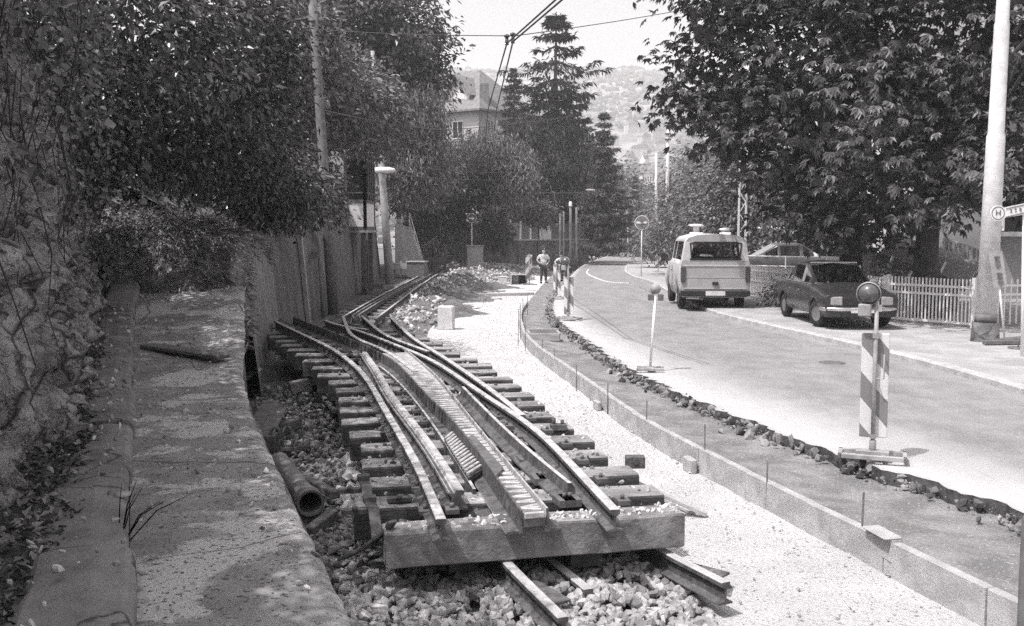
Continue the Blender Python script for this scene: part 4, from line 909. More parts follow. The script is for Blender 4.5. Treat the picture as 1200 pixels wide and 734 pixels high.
# --- mound with a hanging mat of dry grass at the end of the ledge
def mound_z(x, y):
    r = math.sqrt(((x+6.6)/3.0)**2+((y-18.4)/2.7)**2); return ledge_z(x, min(y, 17))-.10+1.25*max(0, 1-r**2.2)+.10*nz(x, y, 0, 1.6)+.05*nz(x, y, 0, 4)
mb = MB(); rows = []
for i in range(50):
    y = 14.6+5.6*i/49; x1 = ex(EW, y)+.02; row = [(x1-5.6*(1-j/39), y, mound_z(x1-5.6*(1-j/39), y)) for j in range(40)]
    for dz in (.12, .3, .55, 1.0): row.append((x1+.06+.16*dz, y, row[39][2]-dz*(row[39][2]+.35)))
    rows.append(row)
mb.sheet(rows); tag(mb.build('earth_mound', 'grassmat', fix=False), kind='structure')
GP_, GA = [], []
for k in range(26000):
    y = 13.6+6.4*rng.random(); x1 = ex(EW, y); x = x1+.08-rng.random()**1.5*4.6; zz = mound_z(min(x, x1), y); gx = (mound_z(x+.1, y)-mound_z(x-.1, y))/.2; gy = (mound_z(x, y+.1)-mound_z(x, y-.1))/.2
    z = zz
    if y < 15.2 and x < x1-.3: continue
    a = (-gx*.9+.25, -gy*.8-.45, .12)
    if x > x1-.25 and rng.random() < .75: continue
    if x > x1-.25: z = zz-rng.random()**2.2*.35; a = (.3+.6*rng.normal(), -.3+.6*rng.normal(), -.4); x = x1+.03*rng.normal()
    GP_.append((x, y, z+.02)); GA.append(a)
GP_ = np.array(GP_); GA = np.array(GA); V, F = leaf_arrays(GP_, np.array([.3, -.5, .9])+rng.normal(size=GP_.shape)*.4, rng.uniform(.10, .26, len(GP_)), rng, .03, A=GA*1.3, droop=.15)
o = npmesh('dry_grass', V, F, 'drygrass', None, np.repeat(rng.uniform(.5, 1.3, len(GP_)), 2)); tag(o, kind='stuff')
tree('shrub', 'low leafy weeds sprouting at the foot of the rock face by the mound', V3((-6.9, 16.6, 1.4)), [(-6.9, 16.2, 1.75, .8, 1.0, .45), (-6.6, 17.6, 2.2, 1.0, .9, .4)], 260, 22, .085, 'leafpale', 72, .03, 'weeds', spread=.22, limbs=5)
tree('shrub', 'dark trailing shrub spilling over the retaining wall behind the mound', V3((-6.0, 20, 2.4)), [BL(318, 226, 20.5, 40, 28, 1.4), BL(345, 226, 24, 20, 28, 1.2)], 420, 24, .13, 'leafnear', 73, .08, 'shrub', spread=.3, droop=.9)
tree('shrub', 'shrub hanging over the retaining wall beside the signal cabin', V3((-7.6, 37, 3.2)), [BL(366, 226, 36, 12, 30, 1.6)], 260, 24, .22, 'leafmid', 74, .08, 'shrub', spread=.4, droop=.8)
# leaf litter, twigs and pebbles on verge and ledge
n = 5200; yy_ = 2.6+12*rng.random(n)**1.3; u = rng.random(n)**.8
P = np.array([(ex(RB, y)+.05+(ex(KL, y)-.30-ex(RB, y))*v, y, 0) for y, v in zip(yy_, u)]); P[:, 2] = [.12+ledge_z(-4, y)+.16*(1-v)**1.5+.05*nz(x, y, 0, 2.3) for (x, y, _), v in zip(P, u)]
V, F = leaf_arrays(P, np.array([0, 0, 1])+rng.normal(size=P.shape)*.45, .055, rng, .55); o = npmesh('leaf_litter', V, F, 'deadleaf', None, np.repeat(rng.uniform(.3, 1.7, n), 2)); tag(o, kind='stuff')
P = np.array([(ex(RB, y)+.05+(ex(KL, y)+.9-ex(RB, y))*v, y, .14+ledge_z(-4, y)+.12*(1-v) if v < .45 else ledge_z(0, y)+.01) for y, v in zip(2.8+11*rng.random(420), rng.random(420))]); o = stones('ledge_pebbles', P, rng.uniform(.006, .030, len(P)), 'stone', rng, tone=(.4, 1.6), flat=.6); tag(o, kind='stuff')
for i, (px, py, lab_, s) in enumerate([(203, 550, 'small white pebble lying alone on the middle of the ledge', .03), (143, 582, 'rounded grey stone on the old kerb beside the ledge', .05), (176, 331, 'flat pale stone at the far end of the ledge', .17), (205, 383, 'tuft-grey lump of mortar on the far part of the ledge', .11)]):
    p = G(px, py, ledge_z(-2, 15.5 if py < 340 else (13 if py < 400 else 8))+(.15 if i == 1 else .0)); t = thing('stone', lab_, 'stone', p); mb = MB(); mb.lathe([(.3*s, -.1*s), (s, .12*s), (.95*s, .35*s), (.5*s, .55*s), (0, .6*s)], (0, 0, 0), 9); o = mb.build('stone_body', 'concpale' if i != 1 else 'conc', t)
    for v in o.data.vertices: v.co *= 1+.25*noise.noise(v.co*30+Vector((i, 0, 0)))
a, b = G(172, 408, .76), G(262, 421, .72); t = thing('board', 'thin dark weathered board lying across the ledge', 'board', a); mb = MB(); mb.beam(a+Vector((0, 0, .03)), b+Vector((0, 0, .03)), .22, .05); mb.build('plank', 'plankdark', t, world=True, bevel=.012)
t = thing('weed_sprig', 'spindly dry weed growing from the joint between kerb and ledge', 'weed', G(139, 648, .58)); mb = MB()
for k in range(9):
    e = Vector((.02+.05*k*rng.uniform(.6, 1), .10*rng.normal(), .36-.02*k*rng.random())); mb.tube([Vector((0, 0, 0)), e*.5+Vector((0, 0, .06)), e], [.0035, .003, .001], 4, caps=False)
mb.build('stem', 'drygrass', t, fix=False)
# ================================================================ poles and lamps
def pole(name, label, base, top_px, r0, r1, m, cat='pole', group=None, n=12, extra=None):
    t = thing(name, label, cat, base, 0, group); top = D(top_px[0], top_px[1], base.y+.01)-base; mb = MB()
    mb.tube([Vector((0, 0, -.3)), top*.33, top*.66, top], [r0, r0+(r1-r0)*.33, r0+(r1-r0)*.66, r1], n)
    mb.build('shaft', m, t); return t, top
rg = np.random.default_rng(5)
b = G(391, 366, -.25); t, tp = pole('wooden_pole', 'tall leaning grey wooden pole against the retaining wall', b, (362, -60), .16, .125, 'woodpost', 'utility pole')
b = G(379, 371, -.25); t, tp = pole('conduit_post', 'thin conduit post with a small box beside the leaning wooden pole', b, (371, 255), .055, .045, 'woodpost', 'post')
mb = MB(); mb.box(tp*.62+Vector((-.12, -.05, 0)), (.2, .16, .22)); mb.box(tp*.9+Vector((-.05, -.05, 0)), (.16, .14, .8)); mb.build('junction_box', 'steel', t, bevel=.01)
b = D(457, 310, 52); b = V3((b.x, 52, zg(52)-.2)); t, tp = pole('concrete_mast', 'pale tapering concrete mast with street lamp by the signal cabin', b, (436.5, 60), .24, .10, 'conc', 'mast')
c = D(449, 201, b.y-.3)-b; mb = MB(); mb.beam(c+Vector((-.1, .2, 0)), c+Vector((.2, -.3, .05)), .05, .05); mb.build('lamp_arm', 'steel', t)
mb = MB(); mb.lathe([(0, -.55), (.13, -.5), (.17, -.2), (.16, .2), (.10, .5), (0, .55)], c+Vector((.1, -.15, .05)), 14, axis='X'); mb.build('lamp_head', 'white', t)
mb = MB()
for z in (.60, .66): mb.lathe([(.0, -.1), (.12, -.06), (.05, 0), (.12, .06), (0, .1)], tp*z, 10)
mb.build('insulator', 'white', t)
b = G(1154, 400, .1); b = V3((b.x, b.y, .1)); t = thing('lamp_pole', 'thick pale concrete lamp pole with dark collared base beside the stop sign', 'pole', b); top = D(1178, -40, b.y)-b; mb = MB()
q = lambda z: V3((top.x*z/top.z, top.y*z/top.z, z))
mb.tube([q(.5), q(3.85), q(3.9), q(5.9), q(5.95), q(top.z)], [.185, .165, .145, .135, .12, .11], 20, caps=True); mb.build('shaft', 'concpale', t)
mb = MB(); mb.tube([V3((0, 0, -.2)), q(.0), q(.36)], [.27, .26, .235], 20); mb.build('plinth', 'stonewall', t); mb = MB(); mb.tube([q(.36), q(.52)], [.2, .2], 20); mb.build('collar', 'steel', t)
b = G(781, 285, 0); b = D(781, 285, 78); b = V3((b.x, 78, zg(78))); t, tp = pole('tall_pole', 'tall pale tubular street pole beyond the hedge right of the street lamp', b, (783, 148), .19, .12, 'galv', 'pole'); mb = MB()
for u in (.94, .9, .45): mb.tube([tp*u, tp*(u+.012)], [.24, .24], 12)
mb.build('band', 'steel', t)
b = V3((D(769, 280, 86).x, 86, zg(86))); t, tp = pole('street_lamp', 'slim street lamp whose bell hangs from a straight arm to the left', b, (769, 180), .14, .10, 'galv', 'street lamp'); mb = MB(); mb.beam(tp+V3((.3, 0, -.1)), tp+V3((-1.3, 0, -.1)), .07, .07); mb.build('lamp_arm', 'galv', t)
mb = MB(); mb.lathe([(.06, .45), (.10, .2), (.22, .05), (.32, -.25), (.3, -.3), (0, -.3)], tp+V3((-1.15, 0, -.62)), 12); mb.build('lamp_shade', 'white', t)
b = V3((D(869, 300, 40).x, 40, zg(40)+.1)); t = thing('lattice_mast', 'pale steel lattice mast with curved lamp arm rising behind the van', 'lattice mast', b); zt = D(869, 120, 40).z-b.z; mb = MB()
for dx in (-.15, .15): mb.beam(V3((dx, 0, -.2)), V3((dx*.85, 0, zt)), .07, .07, up=V3((0, 1, 0)))
mb.build('upright', 'galv', t); mb = MB(); k = 0
while k*.42 < zt-.5: s = 1 if k % 2 else -1; mb.beam(V3((-.13*s, 0, k*.42)), V3((.13*s, 0, k*.42+.42)), .03, .03, up=V3((0, 1, 0))); k += 1
mb.build('bracing', 'galv', t); c = D(884, 184, 40)-b; mb = MB(); mb.tube(smooth_path([V3((0, 0, c.z-.1)), c+V3((-.2, 0, -.1)), c, c+V3((.35, -.1, .22))], .1), .05, 6); mb.build('lamp_arm', 'white', t)
lab = ['grey wooden post standing alone against the dark wall left of the arrow sign', 'taller of the paired wooden posts beside the arrow sign', 'shorter of the paired wooden posts beside the arrow sign', 'thin dark post left of the pale capped pole by the panel fence', 'second thin post directly left of the pale capped pole', 'bright capped steel pole by the panel fence', 'dark slim post just right of the bright capped pole', 'thin far lamp post beside the pale tree stump']
for (px, pb, pt, r, m, y), l in zip([(521, 302, 260, .13, 'woodpost', 72), (541, 300, 246, .12, 'woodpost', 74), (545, 299, 250, .11, 'woodpost', 75), (657, 301, 250, .10, 'woodpost', 78), (661, 301, 248, .08, 'woodpost', 78), (669, 301, 242, .10, 'woodpost', 76), (676, 301, 243, .09, 'woodpost', 77), (736, 296, 258, .10, 'galv', 118)], lab):
    b = D(px, pb, y); b = V3((b.x, y, zg(y)-.2)); t, tp = pole('street_post', l, b, (px-.5, pt), r, r*.9, m, 'post', n=8)
    if px == 669: mb = MB(); mb.lathe([(.13, 0), (.13, .25), (.07, .36), (0, .38)], tp, 10); mb.build('cap', 'white', t)
p = D(1198, 700, 5.0); t = thing('guard_post', 'dark steel post cut off by the right picture edge near the camera', 'post', (p.x+.012, 5.0, -.2)); z1 = D(1198, 603, 5.0).z+.2; mb = MB(); mb.lathe([(.032, -.2), (.03, z1-.03), (.02, z1-.005), (0, z1)], (0, 0, 0), 14); mb.build('shaft', 'steel', t)
# ================================================================ overhead wires
def sag(a, b, s=.02, n=14): return [a.lerp(b, i/n)-V3((0, 0, 4*s*(a-b).length*(i/n)*(1-i/n))) for i in range(n+1)]
def wire(label, P, r=.012, name='overhead_wire', cat='wire', extra=None):
    t = thing(name, label, cat, P[0]); mb = MB(); mb.tube(P, r, 5); mb.build('strand', 'wire', t, world=True); return t
ZC = 5.6
def at_z(px, py, z): d = ray(px, py); return EYE+d*((z-EYE.z)/d.z)
W1 = [at_z(668, -8, ZC), at_z(601, 49, ZC)]; W2 = [at_z(660, -8, ZC), at_z(594, 51, ZC)]
E1, E2 = D(582, 128, 30), D(572, 128, 30)
t = wire('right one of the paired contact wires running down past the bright sky', W1+[E1, D(577, 175, 46)], .016); t = wire('left one of the paired contact wires running down past the bright sky', W2+[E2, D(568, 175, 46)], .016)
hang = (W1[1]+W2[1])/2
for l, c in (('small insulated clamp on the right contact wire', W1[1]), ('small insulated clamp on the left contact wire', W2[1])):
    t = thing('wire_clamp', l, 'wire clamp', c); mb = MB(); mb.tube([V3((0, 0, -.03)), V3((0, 0, .10))], [.035, .03], 8); mb.lathe([(0, .1), (.05, .11), (.05, .15), (0, .17)], (0, 0, 0), 8); mb.build('clamp', 'steel', t)
wire('long span wire crossing the sky from the wooden pole to the chestnut', sag(D(366, 34, 27.5), hang+V3((-.1, 0, .12)), .004)+sag(hang+V3((.1, 0, .12)), D(830, 6, 29), .003)[0:], .009)
wire('slack cable from the wooden pole towards the house and dark yew', sag(D(380, 130, 27.5), D(530, 152, 62), .004)+sag(D(530, 152, 62), D(665, 137, 82), .004), .022)
wire('low span wire reaching from the concrete mast past the weeping tree', sag(D(446, 203, 50), D(590, 211, 70), .006), .025)
wire('faint span wire below, running from the mast to the yew', sag(D(447, 190, 50), D(690, 190, 82), .02), .018)
wire('short span wire with lamp carried in front of the yew', sag(D(618, 226, 74), D(700, 226, 80), .003), .03)
b = D(692, 223, 79); t = thing('hanging_lamp', 'pale street lamp head held on the wire before the yew', 'lamp', b); mb = MB(); mb.lathe([(0, -.4), (.08, -.3), (.10, 0), (.07, .3), (0, .4)], (0, 0, 0), 10, axis='X'); o = mb.build('lamp_head', 'conc', t)
# ================================================================ signs
def disc_sign(name, label, base, zc, r, rz, kind, text=None):
    t = thing(name, label, 'road sign', base, rz); mb = MB(); mb.cyl((0, 0, -.2), (0, 0, zc+r*.6), .035, n=10); mb.build('post', 'galv', t)
    mb = MB(); mb.lathe([(0, -.055), (r, -.055), (r, -.035), (0, -.035)], (0, 0, zc), 28, axis='Y', smooth=False); mb.build('disc', 'white', t, fix=True)
    mb = MB(); mb.lathe([(0, -.062), (r*.92, -.062), (r*.92, -.056)], (0, 0, zc), 28, axis='Y', smooth=False); mb.build('field', 'signred' if kind == 'bar' else 'signblue', t)
    mb = MB()
    if kind == 'bar': mb.box((0, -.066, zc), (r*1.5, .008, r*.28))
    else: mb.prism([(r*.62, zc), (r*.1, zc+r*.42), (r*.1, zc+r*.14), (-r*.62, zc+r*.14), (-r*.62, zc-r*.14), (r*.1, zc-r*.14), (r*.1, zc-r*.42)], -.070, -.063, 'Y')
    mb.build('bar' if kind == 'bar' else 'arrow', 'white', t); return t
b = G(751.5, 325, .05); disc_sign('no_entry_sign', 'round no entry sign with white bar on a tall white post', b, D(752, 261, b.y).z-b.z, 8.3*b.y/FPX, -.12, 'bar')
b = V3((D(553, 300, 68).x, 68, zg(68))); disc_sign('arrow_sign', 'round dark sign with white arrow pointing right by the wooden posts', b, D(552, 256, 68).z-b.z, 5.5*68/FPX, .0, 'arrow')
# stop sign H
y = 16.5; b = D(1202, 330, y); b = V3((b.x, y, .1)); t = thing('bus_stop_sign', 'white tram stop sign with letter H ring on a slim white post', 'stop sign', b, 0); zc = D(1168, 250, y).z-.1; xc = D(1168, 250, y).x-b.x; xr = D(1199, 245, y).x-b.x; zr = D(1199, 245, y).z-.1
mb = MB(); mb.cyl((0, 0, -.2), (-.07, 0, zr), .03, n=10); mb.build('post', 'white', t); s = y/FPX
mb = MB(); mb.lathe([(0, -.05), (9*s, -.05), (9*s, -.03), (0, -.03)], (xc, 0, zc), 28, axis='Y', smooth=False); mb.prism([(xc+5*s, zc+6*s), (xr, zr+6.5*s), (xr, zr-6.5*s), (xc+5*s, zc-6*s)], -.048, -.032, 'Y'); mb.build('plate', 'white', t)
mb = MB(); mb.lathe([(7.6*s, -.055), (7.6*s, -.052), (6.9*s, -.052), (6.9*s, -.055)], (xc, 0, zc), 28, axis='Y', smooth=False); mb.beam(V3((xc+9*s, -.053, zc+4.9*s)), V3((xr-1*s, -.053, zr+4.7*s)), .006, .012); mb.beam(V3((xc+9*s, -.053, zc-4.6*s)), V3((xr-1*s, -.053, zr-4.7*s)), .006, .012); mb.build('border', 'steel', t)
def lettering(body, size, loc, parent, m, rot=(R(90), 0, 0), name='lettering', rz=0):
    c = bpy.data.curves.new(name, 'FONT'); c.body = body; c.size = size; c.extrude = .003; c.align_x = 'CENTER'; c.align_y = 'CENTER'; o = bpy.data.objects.new(name, c); COL.objects.link(o); o.location = loc; o.rotation_euler = rot; c.materials.append(M[m])
    me = bpy.data.meshes.new_from_object(o.evaluated_get(bpy.context.evaluated_depsgraph_get())); q = bpy.data.objects.new(name, me); COL.objects.link(q); q.location = loc; q.rotation_euler = rot; q.parent = parent; bpy.data.objects.remove(o); return q
lettering('H', 9.5*s, (xc, -.056, zc), t, 'steel')
for k_, ch in enumerate('228'): lettering(ch, 6*s, ((xc+xr)/2+5*s+(k_-1)*5.4*s, -.053, (zc+zr)/2+.7*s+(k_-1)*.6*s), t, 'steel', rot=(R(90), R(-9), 0))
# leaning enamel notice on a thin stake, with its foot
y = 18.4; a, c = D(1178, 407, y), D(1169, 312, y); t = thing('notice_board', 'narrow grey notice plate leaning on a thin stake beside the lamp pole', 'notice sign', V3((a.x, y, .1))); mb = MB(); mb.cyl(a, c, .02, n=8); mb.build('stake', 'galv', t, world=True)
d0, d1 = D(1172, 336, y), D(1167, 293, y); e = V3((.125, -.0, .01)); d0 = D(1172, 337, y); d1 = D(1165.5, 295, y); f = V3((0, -.03, 0)); mb = MB(); nn = [d0-e, d0+e, d1+e, d1-e]
mb.add([p_+f for p_ in nn]+[p_+f*.5 for p_ in nn], [(0, 1, 2, 3), (7, 6, 5, 4), (0, 4, 5, 1), (1, 5, 6, 2), (2, 6, 7, 3), (3, 7, 4, 0)]); mb.build('plate', 'conc', t, world=True)
for u in (.15, .27, .38, .62, .72, .84): mb = MB(); q_ = d0.lerp(d1, u)+V3((.01, -.04, 0)); mb.box(q_, (.10, .006, .035), ry=.1); mb.box(q_+V3((.0, .0, -.03)), (.03, .007, .05), ry=.1); mb.build('lettering', 'steel', t, world=True)
def foot(label, c, rz, sc=1.0, mat_='galv'):
    t = thing('sign_foot', label, 'sign foot', c, rz); return t
t = thing('sign_foot', 'low dark steel foot plate lying under the leaning notice', 'sign foot', V3((D(1178, 408, 18.4).x, 18.2, .1)), .1); mb = MB(); mb.box((-.1, .0, .05), (.85, .12, .07)); mb.box((.1, .16, .05), (.8, .12, .09)); mb.box((.45, -.05, .05), (.1, .5, .06)); mb.build('foot_frame', 'steel', t, bevel=.008)
t = thing('stake', 'thin dark stake leaning by the right edge on the pavement', 'stake', V3((D(1192, 415, 17.6).x, 17.6, .1))); mb = MB(); mb.cyl((0, 0, 0), (.25, .1, .75), .012, n=6); mb.lathe([(.16, 0), (.16, .03), (0, .03)], (0, 0, 0), 12); mb.build('rod', 'steel', t)
# ================================================================ striped barrier boards
def stripe_mat(name, sl, period, ph, dark):
    m = bpy.data.materials.new(name); m.use_nodes = True; N, L = m.node_tree.nodes, m.node_tree.links; bs = N['Principled BSDF']; bs.inputs['Roughness'].default_value = .5
    tc = N.new('ShaderNodeTexCoord'); sp = N.new('ShaderNodeSeparateXYZ'); L.new(tc.outputs['Object'], sp.inputs[0])
    a = N.new('ShaderNodeMath'); a.operation = 'MULTIPLY_ADD'; L.new(sp.outputs['X'], a.inputs[0]); a.inputs[1].default_value = sl; L.new(sp.outputs['Z'], a.inputs[2])
    b_ = N.new('ShaderNodeMath'); b_.operation = 'MULTIPLY_ADD'; L.new(a.outputs[0], b_.inputs[0]); b_.inputs[1].default_value = 1/period; b_.inputs[2].default_value = ph
    c_ = N.new('ShaderNodeMath'); c_.operation = 'FRACT'; L.new(b_.outputs[0], c_.inputs[0]); d_ = N.new('ShaderNodeMath'); d_.operation = 'GREATER_THAN'; L.new(c_.outputs[0], d_.inputs[0]); d_.inputs[1].default_value = .5
    nzz = N.new('ShaderNodeTexNoise'); nzz.inputs['Scale'].default_value = 14; nzz.inputs['Detail'].default_value = 8; L.new(tc.outputs['Object'], nzz.inputs['Vector'])
    mx = N.new('ShaderNodeMix'); mx.data_type = 'RGBA'; L.new(d_.outputs[0], mx.inputs[0]); mx.inputs[6].default_value = gcol(dark); mx.inputs[7].default_value = gcol(.74)
    m2 = N.new('ShaderNodeMix'); m2.data_type = 'RGBA'; m2.blend_type = 'MULTIPLY'; m2.inputs[0].default_value = .2; L.new(mx.outputs[2], m2.inputs[6]); L.new(nzz.outputs['Fac'], m2.inputs[7]); L.new(m2.outputs[2], bs.inputs['Base Color']); M[name] = m
stripe_mat('stripes', 1.15, .50, .08, .24); stripe_mat('stripes_up', -1.15, .50, .3, .2)
def barrier(label, base, rz, m='stripes', lamp=True, w=.25, h=1.0, z0=.22, lean=0.0, lampm='signred', dark=False):
    t = thing('barrier_board', label, 'barrier board', base, rz); mb = MB(); mb.box((0, .025, z0+h/2), (w, .018, h)); o = mb.build('board', m, t, bevel=.012, seg=2)
    zp = z0+h+(.34 if lamp else .03); mb = MB(); mb.cyl((0, -.02, .08), (0, -.02, zp), .021, n=10); mb.box((0, -.01, z0+h-.02), (.06, .07, .05)); mb.box((0, -.01, z0+.02), (.06, .07, .04)); mb.tube([(.02, -.03, z0+h-.42), (.02, -.075, z0+h-.42), (.08, -.075, z0+h-.42), (.08, -.075, z0+h-.2), (.08, -.01, z0+h-.2)], .007, 5); mb.build('post', 'steelpale', t)
    if lamp:
        mb = MB(); mb.box((-.105, -.02, z0+h+.22), (.12, .12, .12)); mb.build('battery_box', 'steelpale', t, bevel=.012)
        mb = MB(); mb.cyl((-.05, -.02, z0+h+.24), (.07, -.02, z0+h+.24), .012, n=8); mb.box((.03, -.02, z0+h+.24), (.035, .08, .06)); mb.build('lamp_bracket', 'steelpale', t)
        c = (-.075, -.02, z0+h+.375); mb = MB(); mb.lathe([(.104, -.03), (.112, -.02), (.112, .02), (.104, .03)], c, 24, axis='Y'); mb.build('lamp_ring', 'steelpale', t)
        mb = MB(); mb.lathe([(0, -.085), (.04, -.078), (.075, -.055), (.098, -.02), (.1, 0), (.098, .02), (.075, .055), (.04, .078), (0, .085)], c, 24, axis='Y'); mb.build('lamp_lens', lampm, t)
    mb = MB()
    for s_ in (-1, 1): mb.box((0, s_*.13, .055), (.62, .04, .045)); mb.box((s_*.29, 0, .055), (.04, .30, .045)); mb.box((s_*.10, 0, .05), (.04, .24, .04))
    mb.box((0, -.02, .085), (.3, .11, .04)); mb.cyl((0, -.02, .08), (0, -.02, .2), .034, n=10); mb.build('foot_frame', 'steelpale', t, bevel=.005); return t
M['lens'] = mat('lens', .09, .13, rough=.15, spec=.8)
def rb_(px, py, off=.0): p_ = G(px, py, off); return V3((p_.x, p_.y, zg(p_.y)+.01))
barrier('striped barrier board with round warning lamp at the near asphalt edge', rb_(1022, 541), -.35, lampm='lens')
barrier('striped barrier board with bright lamp at the far bend of the sand strip, front one', rb_(666, 376), -.45, h=.92, z0=.14, lampm='lens', w=.25)
barrier('striped barrier board just behind the front one at the far bend', rb_(652, 351), -.5, h=1.0, z0=.14, lamp=False, w=.25)
barrier('tilted dark striped board beside the standing workman', rb_(620, 338, -.1), .3, 'stripes_up', False, .3, 1.1)
b = D(771, 322, 60); barrier('striped board with upward stripes standing at the hedge by the no entry sign', V3((b.x, 60, zg(60)+.05)), .2, 'stripes_up', True, .36, 1.3, .3, lampm='white')
b = D(729, 292, 118); barrier('tiny striped board far down the road beside the thin post', V3((b.x, 118, zg(118))), .0, 'stripes_up', False, .5, 1.4)
p = rb_(762, 436); t = thing('lamp_stand', 'slim white pole with little warning lamps on a steel foot, in the lane', 'warning lamp', p, -.15); h = D(770, 347, p.y).z-p.z; dx = D(768, 347, p.y).x-p.x; mb = MB(); mb.cyl((0, 0, .04), (dx, 0, h), .021, n=8); mb.build('post', 'white', t)
mb = MB(); mb.box((0, -.1, .04), (.42, .05, .05)); mb.box((0, .12, .04), (.42, .05, .05)); mb.box((0, 0, .05), (.12, .3, .04)); mb.build('foot_frame', 'steelpale', t, bevel=.005)
mb = MB(); mb.box((dx-.07, 0, h-.02), (.09, .07, .1)); mb.box((dx+.08, 0, h-.02), (.09, .07, .1)); mb.build('battery_box', 'steel', t, bevel=.01)
mb = MB(); mb.lathe([(0, -.05), (.07, -.03), (.085, 0), (.07, .03), (0, .05)], (dx+.0, 0, h+.11), 14, axis='Y'); mb.beam((dx-.25, 0, h+.14), (dx-.02, 0, h+.03), .02, .02); mb.build('lamp_lens', 'steelpale', t)
p = rb_(683, 309); t = thing('traffic_cone', 'small white cone on the far debris edge of the road', 'traffic cone', p); mb = MB(); mb.lathe([(.3, 0), (.3, .05), (.2, .05), (.07, .9), (0, .92)], (0, 0, 0), 12); mb.build('cone', 'white', t)
# ================================================================ fences on the right
def picket(name, label, pts, h, gap, wdt, m, post_every=None, thick=.02, rails=(.30, .82), closed=False, z0=.1):
    c0 = Vector(pts[0]); t = thing(name, label, 'fence', c0); mp_ = MB(); tot = 0
    for a, b in zip(pts, pts[1:]):
        a, b = Vector(a), Vector(b); L_ = (b-a).length; d = (b-a)/L_; ang = math.atan2(d.y, d.x); n = int(L_/gap)
        for k in range(n+1):
            p_ = a+d*(k*L_/max(1, n)); mp_.box((p_.x, p_.y, z0+.06+h/2), (wdt, thick, h), rz=ang)
        for f in rails: r_ = MB(); r_.beam(a+V3((0, 0, z0+h*f))+V3((d.y, -d.x, 0))*.0, b+V3((0, 0, z0+h*f)), .045, .05); r_.build('rail', m, t, world=True)
        for e_ in (a, b): r_ = MB(); r_.box((e_.x, e_.y, z0+h*.5+.04), (.07, .07, h+.12), rz=ang); r_.build('post', m, t, world=True)
    mp_.build('pickets', m, t, world=True); return t
F0, F1, F2, F3 = V3((7.25, 34, 0)), V3((8.75, 23.1, 0)), V3((9.95, 21.4, 0)), V3((13.5, 22.6, 0))
picket('picket_fence', 'white painted picket fence with close bars in front of the chestnut trunk', [F1, F2], .98, .085, .032, 'galv', rails=(.08, .70, .88))
picket('picket_fence', 'open white bar fence right of the lamp pole under the H sign', [F2+V3((.12, 0, 0)), F3], .98, .17, .035, 'white', rails=(.72, .92))
t = picket('picket_fence', 'sunlit white garden fence between van and parked saloon', [F0, V3((8.0, 28.4, 0)), F1+V3((-.05, .08, 0))], .95, .13, .06, 'white', rails=(.15, .55, .9))
t = thing('pipe_railing', 'white two-rail pipe railing in front of the dark saloon roof', 'railing', V3((7.6, 31.5, .1)))
for z in (1.02, 1.34): mb = MB(); mb.cyl((7.9, 33.5, z), (12.2, 30.2, z), .02, n=8); mb.build('rail', 'galv', t, world=True)
for u in (0, .25, .5, .75, 1): mb = MB(); q_ = V3((7.9, 33.5, 0)).lerp(V3((12.2, 30.2, 0)), u); mb.cyl(q_, q_+V3((0, 0, 1.35)), .022, n=8); mb.build('post', 'galv', t, world=True)
tree('garden_bush', 'small garden bush behind the sunlit fence left of the parked saloon', V3((7.6, 28.2, .1)), [(7.55, 27.6, .45, .45, .5, .38), (7.95, 26.4, .4, .3, .5, .3)], 90, 20, .10, 'leafmid', 81, .02, 'bush', spread=.14, limbs=3)
tree('garden_bush', 'rose bush growing through the picket fence by the shed', V3((9.1, 24.2, .1)), [BL(1042, 318, 24, 16, 14, .4), BL(1036, 330, 24, 10, 12, .3)], 70, 20, .09, 'leafmid', 82, .02, 'bush', spread=.16, limbs=4)
